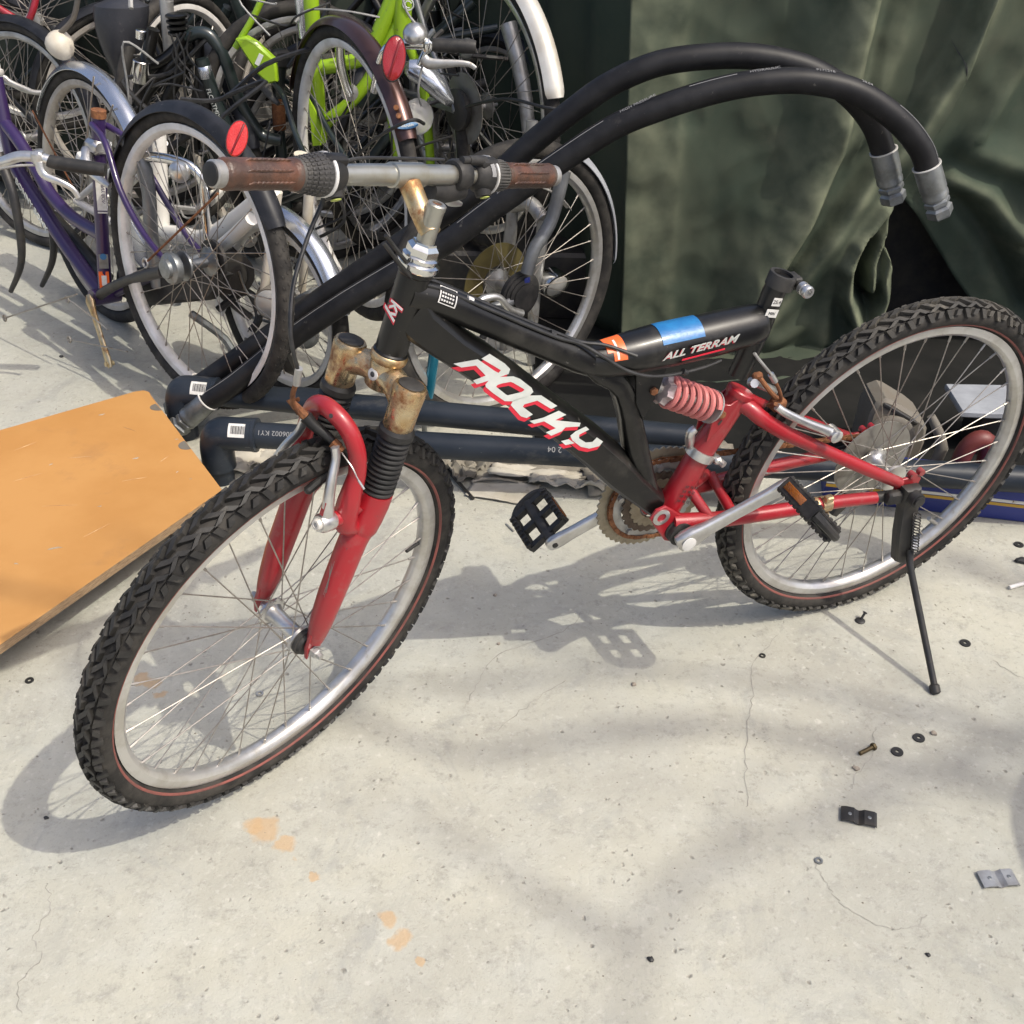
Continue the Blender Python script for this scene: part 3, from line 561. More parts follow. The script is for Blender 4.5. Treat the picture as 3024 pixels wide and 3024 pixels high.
# --- crankset
def arm(c,e,y0,y1):
    q=MB(); c=V((c[0],y0,c[1])); e=V((e[0],y1,e[1])); d=(e-c).normalized(); rings=[]
    for t,w,h in ((-.016,.008,.006),(-.013,.0155,.0085),(0,.0185,.011),(.016,.0175,.010),(.035,.0135,.0078),(.09,.0120,.0066),(.145,.0125,.0066),(.165,.0145,.0070),(.176,.0145,.0070),(.186,.0115,.0062),(.190,.006,.004)):
        a=V((0,1,0)); a=(a-d*a.dot(d)).normalized(); b=d.cross(a); yo=.010*math.exp(-(max(t,0)/.03)**2)*0
        rings.append([c+d*t+b*(w*math.copysign(abs(math.cos(p))**.6,math.cos(p)))+a*(h*math.copysign(abs(math.sin(p))**.6,math.sin(p))) for p in [2*math.pi*k/16 for k in range(16)]])
    return q.loft(rings)
crank=link('crankset',None,bike,B0); crank.empty_display_size=.05
part('crank_arm',arm((.4325,.011),(.280,.098),.064,.086),'alloy',crank)
part('crank_arm',arm((.4325,.011),(.585,-.076),-.066,-.086),'alloy',crank)
q=MB(); q.lathe((.4325,.0745,.011),(0,1,0),[(0,.0125),(.0015,.0125),(.002,.011)],20); part('dust_cap',q,'white_rim',crank)
q=MB(); q.rod((.585,-.092,-.076),(.585,-.0785,-.076),.0055,14); part('pedal_eye',q,'dark_steel',crank)
for R0,Ri,y,n,m_ in ((.0985,.078,-.050,48,'ring_metal'),(.0790,.060,-.043,38,'dull_alloy'),(.0600,.045,-.036,28,'ring_dark'),(.047,.030,-.034,22,'ring_metal')):
    q=MB(); o=[];i_=[]; N_=n*4
    for k in range(N_):
        t=2*math.pi*k/N_; tooth=(0,.0026,.0042,.0026)[k%4]-.0021; o.append((R0+tooth,t)); i_.append((Ri,t))
    P=lambda rt,yy:(.4325+rt[0]*math.cos(rt[1]),yy,.011+rt[0]*math.sin(rt[1]))
    q.loft([[P(a,y-.0014) for a in o],[P(a,y+.0014) for a in o],[P(a,y+.0016) for a in i_],[P(a,y-.0016) for a in i_]],closed=True); part('chainring',q,m_,crank)
q=MB()
for k in range(5):
    t=2*math.pi*k/5+.3; q.tube([(.4325,-.045,.011),(.4325+.068*math.cos(t),-.047,.011+.068*math.sin(t))],[.013,.008],8); q.rod((.4325+.068*math.cos(t),-.056,.011+.068*math.sin(t)),(.4325+.068*math.cos(t),-.035,.011+.068*math.sin(t)),.005,8)
part('spider',q,'dull_alloy',crank)
# --- chain
q=MB(); path=[]
for k in range(18): t=R(95)+R(170)*0+R(-10)-R(0)+k*R(-180)/17; 
ctr=V((.4325,-.043,.011)); cr=V((0,-.041,0)); r1,r2=.079,.040
for k in range(22): t=R(100)-k*R(190)/21; path.append(ctr+V((r1*math.cos(t),0,r1*math.sin(t))))
for k in range(24): path.append(ctr+V((r1*math.cos(R(-90)),0,-r1))*0+V((.4325+(0.0-.4325)*k/24-ctr.x,0,-.068+(-.085+.068)*k/24*1-.0))) if 0 else path.append(V((.4325-.40*k/23,-.042,-.068-.042*math.sin(k/23*math.pi)*.25-.02*k/23)))
for k in range(10): t=R(-70)-k*R(220)/9; path.append(V((r2*math.cos(t),-.041,r2*math.sin(t))))
for k in range(24): path.append(V((-.01+.43*k/23,-.042,.040+(.089-.040)*k/23)))
tot=[0]
for a,b in zip(path,path[1:]): tot.append(tot[-1]+(b-a).length)
Lc=tot[-1]; nl=int(Lc/.0127); j=0
for i in range(nl):
    s_=i*Lc/nl
    while tot[j+1]<s_: j+=1
    t=(s_-tot[j])/(tot[j+1]-tot[j]+1e-9); p=path[j].lerp(path[j+1],t); d=(path[j+1]-path[j]).normalized()
    for sy in (1,-1): q.box(p+V((0,sy*(.0030 if i%2 else .0021),0)),(.0150,.0010,.0078),ux=d,uy=(0,1,0),ch=.0004)
part('chain',q,'rust',bike,B0)
q=MB(); q.box((-.004,-.052,-.055),(.030,.018,.05),ch=.004); q.prism([(-.012,-.05),(.020,-.055),(.040,-.130),(.028,-.138),(.010,-.120)],(0,-.045,0),(1,0,0),(0,0,1),.016,.002); bp('rear_derailleur',q,'dark_steel')
# --- pedals
def pedal(c,ydir,w,th):
    """platform pedal: spindle along y, w = width direction, th = thickness direction"""
    w=V(w).normalized(); th=V(th).normalized(); c=V(c); yv=V((0,ydir,0)); q=MB(); P=lambda y,a,b: c+yv*y+w*a+th*b
    q.rod(P(-.012,0,0),P(.095,0,0),.0105,12)
    for s in (1,-1):
        q.loft([[P(y,s*.036+a,b) for a,b in ((-.005,-.0125),(.005,-.0125),(.006,0),(.005,.0125),(-.005,.0125))] for y in (.010,.014,.050,.086,.090)])
        for k in range(8):
            y=.013+k*.0102
            for sb in (1,-1): q.loft([[P(y+dy,s*(.036+da),sb*.012) for dy,da in ((-.0028,-.005),(.0028,-.005),(.0028,.006),(-.0028,.006))],[P(y+dy,s*(.036+da*.5),sb*.0165) for dy,da in ((-.0012,-.004),(.0012,-.004),(.0012,.006),(-.0012,.006))]])
    for y,hw in ((.012,.036),(.052,.034),(.090,.030)): q.loft([[P(y+dy,a*hw,b) for dy,b in ((-.005,-.009),(.005,-.009),(.005,.009),(-.005,.009))] for a in (-1,-.5,.5,1)])
    q.tube([P(.088,-.036,0),P(.101,-.022,0),P(.106,0,0),P(.101,.022,0),P(.088,.036,0)],[.008,.0075,.007,.0075,.008],8,k=3)
    o=part('pedal',q,'dark_plastic',bike,B0,35)
    for s in (1,-1):
        r_=MB(); r_.box(P(.040,s*.0422,0),(.046,.002,.0125),ux=yv,uy=w,ch=.0006); part('reflector',r_,'reflector_amber',o)
pedal((.280,.098,.098),1,(.66,0,.74),(-.74,0,.66)); pedal((.585,-.098,-.076),-1,(.74,0,-.67),(.62,.25,.74))
# --- kickstand
q=MB(); q.rod((.006,.074,.006),(.006,.106,.006),.0135,18); q.rod((.006,.106,.006),(.006,.110,.006),.0100,14); bp('axle_nut',q,'dark_steel')
q=MB(); q.prism([(.024,.022),(-.010,.020),(-.020,-.01),(-.026,-.08),(-.046,-.150),(-.030,-.162),(-.012,-.150),(.008,-.08),(.020,-.02)],(0,.082,0),(1,0,0),(0,0,1),.020,.004); q.box((.020,.078,.0),(.06,.016,.026),ux=(.99,0,.1),ch=.004); ks=bp('kickstand',q,'dark_steel')
q=MB(); q.tube([(-.034,.092,-.125),(-.032,.105,-.150),(-.0067,.2686,-.291)],[.0072,.0062,.0058],14); q.lathe((-.0060,.272,-.2945),(.13,.77,-.63),[(-.010,.0065),(-.007,.0092),(.005,.0092),(.008,.006)],14); part('leg',q,'dark_steel',ks)
q=MB(); q.tube([V((-.010-.03*t,.0985,-.03-.1*t))+V((math.cos(14*2*math.pi*t)*.0065,math.sin(14*2*math.pi*t)*.0065,0)) for t in [i/170 for i in range(171)]],.0013,5); part('spring',q,'dark_steel',ks)
# --- rear brake
q=MB(); q.tube([(.193,.060,.160),(.215,.058,.172),(.250,.053,.190),(.285,.046,.210),(.298,.040,.220)],[.0095,.0075,.0068,.0068,.006],12,k=3); q.lathe((.193,.050,.160),(0,1,0),[(0,.011),(.022,.011),(.024,.008)],16); rb=bp('brake_arm',q,'alloy')
q=MB(); q.tube([(.196,-.058,.150),(.235,-.050,.178),(.285,-.036,.212),(.300,-.03,.222)],[.009,.007,.0066,.006],12,k=3); bp('brake_arm',q,'alloy')
q=MB(); q.tube([(.338,.02,.301),(.316,.02,.277),(.306,.02,.265)],.0022,8); q.tube([(.296,.02,.252),(.280,.018,.228),(.270,.012,.205),(.285,.004,.196),(.298,.036,.222)],.003,8,k=4); q.tube([(.292,-.02,.232),(.280,-.005,.215),(.27,.01,.205)],.004,8,k=3); bp('brake_cable',q,'rust')
q=MB(); q.rod((.307,.02,.267),(.296,.02,.252),.0048,10); q.rod((.296,-.034,.216),(.300,-.02,.224),.007,10); bp('ferrule',q,'alloy')
q=MB(); q.tube([(.345,.018,.310),(.338,.02,.301),(.306,.02,.266)],.0024,8); bp('brake_cable',q,'cable_grey')
for c_,z_ in (((.290,-.03,.228),(.016,.012,.014)),((.268,.006,.196),(.022,.02,.02))): q=MB(); q.box(c_,z_,ch=.003); bp('brake_bolt',q,'rust')
# --- fork (steered frame: x forward of the axle, y left, z up the steering axis)
def fp(name,mb,m,parent=None,ang=40,**k): return part(name,mb,m,parent or bike,SB if parent is None else None,ang,**k)
for s in (1,-1):
    q=MB(); q.tube([(-.029,s*.055,.268),(-.028,s*.055,.250),(-.024,s*.055,.228),(-.020,s*.055,.214),(-.0185,s*.055,.208)],[.0222,.0226,.0226,.0224,.0205],26)
    q.tube([(-.0185,s*.055,.209),(-.013,s*.055,.190),(-.007,s*.055,.130),(-.004,s*.055,.095),(-.002,s*.055,.055),(-.001,s*.0555,.030),(0,s*.0555,.014)],[.0200,.0194,.0190,.0184,.0165,.0135,.0105],24,k=3)
    leg=fp('fork_leg',q,'red_paint')
    q=MB(); q.prism([(-.013,.030),(.013,.030),(.014,.006),(.007,-.016),(.0035,-.002),(-.0035,-.002),(-.007,-.016),(-.014,.004)],(0,s*.0555,0),(1,0,0),(0,0,1),.0065,.001); part('dropout',q,'red_paint',leg)
    q=MB(); q.tube([(.0165,s*.0490,.318),(.0165,s*.0505,.292),(.0175,s*.0525,.264),(.016,s*.053,.240),(.010,s*.054,.224),(-.006,s*.055,.216)],[.0085,.0118,.0150,.0160,.0150,.0120],16,k=4); q.tube([(.004,s*.053,.256),(.018,s*.052,.240),(.036,s*.0515,.238)],[.014,.0115,.0105],14); part('boss',q,'red_paint',leg)
    q=MB(); prof=[]
    n=11; z0,z1=.268,.352
    for i in range(n):
        a=z0+(z1-z0)*i/n; h=(z1-z0)/n; prof+=[(a-z0,.0182),(a-z0+h*.25,.0214),(a-z0+h*.5,.0224),(a-z0+h*.75,.0214)]
    prof=[(-.012,.0205),(-.002,.0205)]+prof+[(z1-z0,.0190),(z1-z0+.004,.0232),(z1-z0+.012,.0232),(z1-z0+.019,.0190),(z1-z0+.022,.0175)]
    q.lathe((-.029,s*.055,z0),(0,0,1),prof,30); fp('fork_boot',q,'boot_rubber',ang=30)
q=MB(); q.tube([(.012,-.052,.244),(.0135,-.0515,.275),(.016,-.0495,.308),(.023,-.0435,.338),(.033,-.0275,.3625),(.0395,0,.3735),(.033,.0275,.3625),(.023,.0435,.338),(.016,.0495,.308),(.0135,.0515,.275),(.012,.052,.244)],[.0120,.0118,.0115,.0115,.0118,.0122,.0118,.0115,.0115,.0118,.0120],16,k=5); arch=fp('fork_arch',q,'red_paint')
q=MB(); q.lathe((.0478,.012,.3735),(1,.15,.2),[(0,.0028),(.0025,.0028)],12); part('bolt_hole',q,'print_black',arch)
q=MB(); 
for s in (1,-1):
    q.lathe((-.028,s*.055,.366),(0,0,1),[(0,.0175),(.002,.0195),(.030,.0200),(.052,.0215),(.060,.0215),(.0635,.0195)],26)
    q.tube([(-.041,0,.408),(-.038,s*.018,.412),(-.033,s*.036,.409),(-.029,s*.050,.402)],[.0205,.0185,.0180,.0175],18,k=4,asp=1.0)
q.lathe((-.0404,0,.392),(0,0,1),[(0,.018),(.003,.021),(.034,.0212),(.042,.0195),(.046,.0195)],24)
crown=fp('fork_crown',q,'rusty_chrome',ang=50)
for s in (1,-1):
    q=MB(); q.lathe((-.028,s*.055,.4285),(0,0,1),[(0,.0165),(.0022,.0165),(.0032,.0150),(.0034,.002)],22); part('cap',q,'dark_plastic',crown)
q=MB(); q.lathe((-.0225,0,.413),(1,0,.05),[(0,.0080),(.003,.0080),(.0036,.0066),(.0036,.0038),(-.001,.0036)],18); part('hole_rim',q,'white_rim',crown)
q=MB(); q.lathe((-.0190,0,.4132),(1,0,.05),[(0,.0036),(.0004,.0030)],14); part('hole',q,'print_black',crown)
q=MB(); q.lathe((-.0404,0,.430),(0,0,1),[(0,.021),(.003,.0235),(.009,.0240),(.012,.0225),(.013,.021)],28); q.lathe((-.0404,0,.426),(0,0,1),[(0,.0205),(.004,.0205)],28); fp('crown_race',q,'gold_chrome')
q=MB(); q.lathe((-.0404,0,.557),(0,0,1),[(0,.0205),(.001,.0240),(.005,.0262),(.0095,.0258),(.0115,.0215),(.0130,.0222),(.0170,.0222),(.0185,.0195)],32); fp('headset_cup',q,'chrome')
q=MB(); q.lathe((-.0404,0,.5745),(0,0,1),[(0,.0180),(.0012,.0196),(.010,.0196),(.0125,.0175),(.0150,.0150),(.0175,.0145),(.018,.0125)],6); fp('lock_nut',q,'chrome',ang=20)
# --- stem and handlebar, turned a quarter round for transport
BC=V((-.0431,-.0579,.6475)); BD=V((.9993,-.0361,0)); BU=V((0,0,1))
q=MB(); q.lathe((-.0404,0,.560),(0,0,1),[(0,.0112),(.072,.0112),(.0735,.0118),(.0785,.0118),(.0800,.0102),(.0802,.0062),(.0775,.0060)],24); stem=fp('stem',q,'bar_metal')
q=MB(); q.tube([(-.0404,.004,.604),(-.0410,-.020,.620),(-.0425,-.048,.6405)],[.0128,.0130,.0132],20); part('extension',q,'gold_chrome',stem)
q=MB(); q.lathe(BC-BD*.026,BD,[(0,.0128),(.001,.0148),(.051,.0148),(.052,.0128)],26); part('bar_clamp',q,'bar_metal',stem)
q=MB(); q.lathe((-.0404,0,.6378),(0,0,1),[(0,.0055),(.0006,.0052),(.0007,.001)],14); part('bolt',q,'rust',stem)
q=MB(); q.lathe(BC-BD*.283,BD,[(0,.011),(.175,.011),(.215,.0126),(.350,.0126),(.395,.011),(.560,.011)],24); hb=fp('handlebar',q,'bar_metal')
def bar(name,prof,m,n=26,parent=None): 
    q=MB(); q.lathe(BC,BD,prof,n); return fp(name,q,m) if parent is None else part(name,q,m,parent)
for s in (1,-1):
    f=(lambda L:[(s*t,r_) for t,r_ in L])
    t0,t1=(.262,.168) if s>0 else (.277,.176)
    prof=[(t0+.004,.0115),(t0,.0158),(t0-.003,.0166),(t0-.012,.0162)]
    for i in range(7):
        t=t0-.016-(t0-t1-.026)*i/6; prof+=[(t,.0160+.0006*(i%2))]
    prof+=[(t1+.008,.0158),(t1+.005,.0176),(t1+.001,.0176),(t1-.001,.0150)]
    g_=bar('grip',f(prof),'grip_brown')
    q=MB()
    for k in range(9):
        for j in range(3):
            t=t1+.018+(t0-t1-.04)*(k+.5*(j%2))/9; ph=R(-10+45*j); c=BC+BD*(s*t)+(V((-BD.y,BD.x,0))*math.cos(ph)+BU*math.sin(ph))*.0164
            q.tube([c-BD*.006+BU*.001,c+BU*.0008,c+BD*.006-BU*.001],[.0006,.0018,.0006],6)
    part('embossing',q,'grip_brown',g_)
    bar('end_plug',f([(t0+.001,.0135),(t0+.004,.0140),(t0+.012,.0140),(t0+.0135,.0125)]),'dull_alloy',22,g_)
    bar('end_cap',f([(t0+.0130,.0118),(t0+.0152,.0118),(t0+.0158,.0105),(t0+.0159,.002)]),'dark_plastic',22,g_)
    # twist shifter
    ts=t1-.001; sh_=bar('twist_shifter',f([(ts+.004,.0150),(ts,.0178),(ts-.012,.0190),(ts-.026,.0222),(ts-.034,.0236),(ts-.036,.0228)] if s>0 else [(ts+.002,.0150),(ts,.0176),(ts-.014,.0186),(ts-.028,.0206),(ts-.030,.0196)]),'dusty_plastic',30)
    q=MB()
    for k in range(26 if s>0 else 30):
        ph=2*math.pi*k/(26 if s>0 else 30); u=V((-BD.y,BD.x,0))*math.cos(ph)+BU*math.sin(ph)
        if s>0:
            for j in range(5):
                rr=.0180+(.0232-.0180)*j/4.6; q.box(BC+BD*(s*(ts-.004-j*.0068))+u*rr,(.0054,.0030,.0022),ux=BD,uy=BD.cross(u),ch=.0004)
        else: q.box(BC+BD*(s*(ts-.014))+u*.0189,(.024,.0022,.0020),ux=BD,uy=BD.cross(u),ch=.0004)
    part('rib',q,'dusty_plastic',sh_)
    bs_=ts-.036 if s>0 else ts-.030
    bar('band',f([(bs_+.001,.0205),(bs_,.0243),(bs_-.0035,.0247),(bs_-.004,.0215)]),'white_rim',30,sh_)
    bar('housing',f([(bs_-.003,.0205),(bs_-.005,.0238),(bs_-.016,.0215),(bs_-.024,.0170),(bs_-.027,.0140),(bs_-.028,.0120)]),'dark_plastic',28,sh_)
    u=V((-BD.y,BD.x,0)); dn=(u*.62-BU*.78).normalized()
    q=MB(); q.tube([BC+BD*(s*(bs_-.012))+dn*.010,BC+BD*(s*(bs_-.012))+dn*.026],[.0125,.0100],14); q.box(BC+BD*(s*(bs_-.010))+(u*.2+BU*.98)*.019,(.030,.016,.012),ux=BD,uy=u,ch=.003); part('pod',q,'dark_plastic',sh_)
    q=MB(); q.lathe(BC+BD*(s*(bs_-.012))+dn*.0262+u*.002,dn,[(0,.0060),(.0010,.0060),(.0014,.0048)],16); part('badge',q,'yellow_badge' if 'yellow_badge' in MATS else mat('yellow_badge',(.42,.48,.10),.45) and 'yellow_badge',sh_)
    if s<0:
        q=MB(); q.tube([BC+BD*(s*(bs_-.018))+BU*.021+u*.004,BC+BD*(s*(bs_-.048))+BU*.0215+u*.004],[.0065,.0055],12); q.rod(BC+BD*(s*(bs_-.046))+BU*.0215+u*.004,BC+BD*(s*(bs_-.060))+BU*.0215+u*.004,.0048,10); part('barrel_adjuster',q,'dark_plastic',sh_)
        for k in range(7):
            ph=R(62-9*k); rr=.0240-k*.0003; c=BC+BD*(s*(bs_-.009-.0004*k))+(u*math.cos(ph)+BU*math.sin(ph))*rr
        bl=MB(); patch(bl,lambda t,p,e:BC+BD*(s*(bs_-.0075-.006*t))+(u*math.cos(p)+BU*math.sin(p))*(.0237-.0014*t+e),0,1,.35,1.25,2,8,.0003); part('sticker',bl,'print_grey',sh_)
q=MB(); q.tube([BC-BD*.052+BU*.0215+V((0,.004,0)),BC+BD*.02+BU*.022+V((0,.004,0)),BC+BD*.085+BU*.020+V((0,.002,0)),BC+BD*.11+BU*.012],.0020,8,k=4); fp('shift_cable',q,'cable_black')
q=MB(); q.tube([BC-BD*.100-BU*.016,BC-BD*.085-BU*.026-V((0,.01,0)),BC-BD*.115-BU*.042-V((0,.016,0)),BC-BD*.135-BU*.046-V((0,.014,0))],[.006,.006,.0075,.0025],10,k=4,asp=.5); fp('brake_lever',q,'alloy'); q=MB(); q.lathe(BC-BD*.088,BD,[(-.014,.0128),(-.014,.0185),(-.010,.0200),(.004,.0200),(.008,.0175),(.008,.0128)],22,cap=False,closed=True); fp('lever_clamp',q,'dark_plastic')
q=MB(); q.tube([BC-BD*.045-BU*.018+V((0,.004,0)),BC-BD*.075-BU*.020,BC-BD*.10-BU*.014],[.010,.015,.017],14,k=3); fp('lever_body',q,'dark_plastic')
# cables from the bar down to the front brake and frame
q=MB(); q.tube([(.075,-.066,.640),(.066,-.072,.610),(.085,-.062,.575),(.112,-.040,.530),(.124,-.018,.490),(.120,-.006,.460),(.110,0,.436)],.0026,9,k=7); fp('brake_cable',q,'cable_black')
q=MB(); q.rod((.1125,0,.444),(.1065,-.003,.420),.0046,12); fp('ferrule',q,'dull_alloy')
q=MB(); q.tube([(.107,-.003,.421),(.098,-.012,.400),(.080,-.024,.375),(.068,-.026,.362),(.056,-.017,.354)],.0032,9,k=5); q.tube([(.062,-.033,.372),(.074,-.036,.372),(.058,-.020,.355)],[.003,.0045,.006],8); fp('brake_noodle',q,'rust')
q=MB(); q.tube([(.058,-.018,.355),(.052,-.008,.348),(.040,.010,.339),(.036,.020,.3345)],[.0085,.0072,.0060,.0040],12,k=3); fp('rubber_boot',q,'boot_rubber')
q=MB(); q.lathe((.038,.022,.335),(-.3,.9,-.3),[(-.004,.0075),(.006,.0075),(.0065,.0055),(.012,.0055),(.012,.003)],6); fp('anchor_bolt',q,'rust')
q=MB(); q.tube([(.036,.030,.331),(.030,.050,.318),(.034,.068,.312),(.036,.082,.308)],.0010,6,k=5); q.tube([(.0345,.070,.3115),(.036,.083,.308)],.0016,6); fp('cable_end',q,'alloy')
for s in (1,-1):
    z_=0 if s>0 else .012; q=MB(); q.tube([(.050,s*.052,.250),(.053,s*.049,.272),(.050,s*.042,.298),(.044,s*.034,.322),(.046,s*.029,.338+z_)],[.0095,.0085,.0075,.0065,.0060],14,k=4,asp=.75,hint=(0,1,0)); q.lathe((.036,s*.0515,.238),(1,0,.03),[(0,.0105),(.004,.0128),(.020,.0128),(.026,.0105)],20); ba=fp('brake_arm',q,'alloy')
    q=MB(); q.lathe((.0615,s*.0515,.239),(1,0,.03),[(0,.0078),(.004,.0078),(.006,.0062),(.0062,.0036),(.003,.0034)],16); part('bolt',q,'white_rim',ba)
    q=MB(); q.box((.0605,s*.0502,.262),(.0006,.0058,.020),ux=(1,0,0),uy=(0,1,0)); part('slot',q,'red_paint' ,ba)
    q=MB(); q.box((.046,s*.022,.283),(.050,.010,.012),ux=(.85,0,-.52),ch=.003); part('brake_pad',q,'boot_rubber',ba)
    q=MB(); q.lathe((0,s*.0595,0),(0,s,0),[(0,.010),(.0015,.010),(.002,.0085),(.0085,.0085),(.010,.0070),(.010,.005),(.016,.005)],6 if 1 else 16); fp('axle_nut',q,'dull_alloy',ang=20)
q=MB(); q.lathe((0,.036,0),(0,1,0),[(0,.0200),(.0015,.0205),(.006,.0205),(.007,.018),(.012,.0165),(.013,.011)],26); fp('dust_cover',q,'dark_plastic')
for k in range(3):
    q=MB(); q.tube([(.0165+.002*k,.0590-.001*k,.168-.004*k),(.0170,.0595,.140),(.0175-.0035*k,.0590,.110-.006*k)],[.0002,.0006,.0002],5,k=4); fp('scratch',q,'zinc')

# ------------------------------------------------------------------ two hydraulic hoses arching behind the bike
def hose(name_label,P,y,other,marks):
    pts=[V((x,y+dy,z)) for (x,z),dy in P]
    q=MB(); q.tube(pts[1:-1],.0243,22,k=7)
    # the swept tube as one thing with its fittings as parts
    o=thing('hydraulic_hose',name_label,'hose',T(pts[0].x and (pts[0].x,pts[0].y,0)),'hydraulic hoses arching behind the mountain bike'); Mi=T((-pts[0].x,-pts[0].y,0))
    part('hose',q,'hose_rubber',o,Mi)
    for a,b in ((pts[1],pts[0]),(pts[-2],pts[-1])):
        d=(b-a).normalized(); q=MB(); q.lathe(a-d*.012,d,[(0,.0250),(.001,.0268),(.052,.0268),(.057,.0252),(.061,.0266),(.070,.0262),(.074,.021),(.078,.021)],28,cap=True); f=part('fitting',q,'zinc',o,Mi)
        q=MB(); q.lathe(a+d*.064,d,[(0,.0230),(.003,.0262),(.010,.0262),(.013,.0235),(.014,.021),(.017,.0235),(.020,.0270),(.034,.0265),(.038,.0235),(.038,.015),(.028,.014)],6); part('hex_nut',q,'zinc',f,ang=20)
        q=MB(); q.lathe(a-d*.0125,d,[(0,.0252),(0,.0284),(.0022,.0284),(.0022,.0252)],28,cap=False,closed=True); part('ring',q,'white_rim',f)
    if marks:
        sm=smooth(pts[1:-1],24); top=[]
        for i,p in enumerate(sm):
            d=(sm[min(i+1,len(sm)-1)]-sm[max(i-1,0)]).normalized(); n_=V((0,-.30,1)); n_=(n_-d*n_.dot(d)).normalized(); top.append((p+n_*.0246,d,n_))
        for t0,t1 in ((.02,.27),(.34,.385),(.43,.50),(.60,.66),(.86,.98)):
            a=int(t0*len(top)); b=int(t1*len(top)); q=MB(); q.tube([top[i][0] for i in range(a,b)],.0007,5); part('print_line',q,'print_grey',o,Mi)
        for t,tx in ((.29,'PA3519'),(.39,'2004'),(.515,'HIGH PRESSURE'),(.675,'HYDRAULIC'),(.755,'P171216'),(.81,'20.04')):
            p,d,n_=top[int(t*len(top))]; 
            w=n_.cross(d); text('lettering',tx,.0105,'print_grey',o,Mi@(p+n_*.0005),d,w,'LEFT',.0001)
    return o
HF=[((-.772,.046),0),((-.705,.108),0),((-.625,.163),0),((-.492,.273),0),((-.382,.352),0),((-.276,.420),0),((-.151,.497),0),((-.055,.571),0),((.053,.651),0),((.179,.738),0),((.268,.778),0),((.366,.811),0),((.456,.830),0),((.548,.834),0),((.644,.815),0),((.733,.765),0),((.790,.712),0),((.815,.668),0),((.858,.585),0)]
HB=[((-.803,.050),0),((-.735,.115),0),((-.656,.172),0),((-.503,.285),0),((-.391,.368),0),((-.238,.478),0),((-.127,.559),0),((-.030,.636),0),((.028,.689),0),((.104,.753),0),((.179,.807),0),((.269,.846),0),((.370,.861),0),((.464,.861),0),((.562,.841),0),((.644,.799),0),((.706,.742),0),((.744,.676),0),((.780,.590),0)]
hose('thick black hydraulic hose with white print line, in front of the other hose',HF,2.20,0,True)
hose('thick black hydraulic hose with plain rubber, behind the printed hose',HB,2.265,0,False)

# ------------------------------------------------------------------ two PVC pipes with elbows
def pipe(label,a,b,r,zleg,lab,txts,collar=None):
    a=V(a);b=V(b); d=(b-a).normalized(); o=thing('plastic_pipe',label,'pipe',T((a.x,a.y,0)),'dark plastic pipes with elbows behind the bike'); Mi=T((-a.x,-a.y,0))
    q=MB(); q.rod(a+d*.07,b,r,26); part('pipe',q,'pvc_dark',o,Mi)
    q=MB(); R0=r*1.28; q.tube([V((a.x,a.y,a.z-.085)),V((a.x,a.y,a.z-.04)),V((a.x,a.y,a.z-.012))+d*.006,a+d*.016+V((0,0,-.001)),a+d*.045,a+d*.090],R0,26,k=5); el=part('elbow',q,'pvc_dark',o,Mi)
    q=MB(); q.lathe(a+d*.086,d,[(0,R0*.99),(.001,R0*1.03),(.008,R0*1.03),(.009,r*.98)],26); part('rim',q,'pvc_dark',el)
    q=MB(); q.rod((a.x,a.y,.001),(a.x,a.y,a.z-.05),r,22); part('foot',q,'pvc_dark',o,Mi)
    up=V((0,-.72,.69)); up=(up-d*up.dot(d)).normalized(); w=up.cross(d)
    def onp(t,ph,e): return a+d*t+(up*math.cos(ph)+w*math.sin(ph))*(R0+e)
    q=MB(); patch(q,onp,.040,.076,-.42,.42,2,8,.0004); lb=part('label',q,'label_white',el,None)
    q=MB(); x=.0455
    for i in range(15):
        wd_=.0008+.0009*((i*7)%3)/2
        patch(q,lambda t,p,e:onp(t,p,e+.0005),x,x+wd_,-.22,.26,1,5,.0002); x+=.0017+.0003*((i*5)%3)
    part('bar_code',q,'print_black',lb)
    if collar:
        q=MB(); q.lathe(a+d*collar,d,[(0,r),(.001,r*1.16),(.075,r*1.16),(.076,r)],26); part('coupling',q,'pvc_dark',o,Mi)
    for t,tx,sz in txts: text('lettering',tx,sz,'print_grey',o,Mi@(a+d*t+(up*1.0)*(r+.0006)),-d,-(w*-1).cross(d)*0+up.cross(-d)*1.0,'RIGHT',.0001)
    return o
pipe('dark grey plastic pipe with barcoded elbow nearest the front wheel',(-.645,2.046,.122),(1.35,1.907,.118),.0285,0,True,[(.101,'W0806002 KY1',.0155),(.72,'2 04',.017)])
pipe('dark grey plastic pipe with barcoded elbow, back one of the two pipes',(-.770,2.232,.122),(.40,2.10,.10),.0285,0,True,[],.28)

# ------------------------------------------------------------------ orange board
bo=thing('plywood_board','orange faced plywood board lying tilted on blocks at the left edge','board',T((-.85,1.85,.085)))
poly=[(-1.205,2.03),(-.885,2.272),(-.868,2.279),(-.852,2.270),(-.846,2.256),(-.592,1.868),(-.905,1.352),(-1.42,1.667)]
poly=[(-.592,1.868),(-.846,2.256),(-.853,2.270),(-.868,2.278),(-.886,2.272),(-1.36,1.91),(-1.12,1.20),(-.86,1.386)]
Mi=T((.85,-1.85,-.085))
q=MB(); q.prism(poly,(0,0,.0845),(1,0,0),(0,1,0),.017); part('core',q,'plywood_edge',bo,Mi,20)
q=MB(); q.prism([(x+(-.975-x)*.0012,y+(1.8-y)*.0012) for x,y in poly],(0,0,.0940),(1,0,0),(0,1,0),.0016,.0004); face=part('face',q,'board_orange',bo,Mi,20)
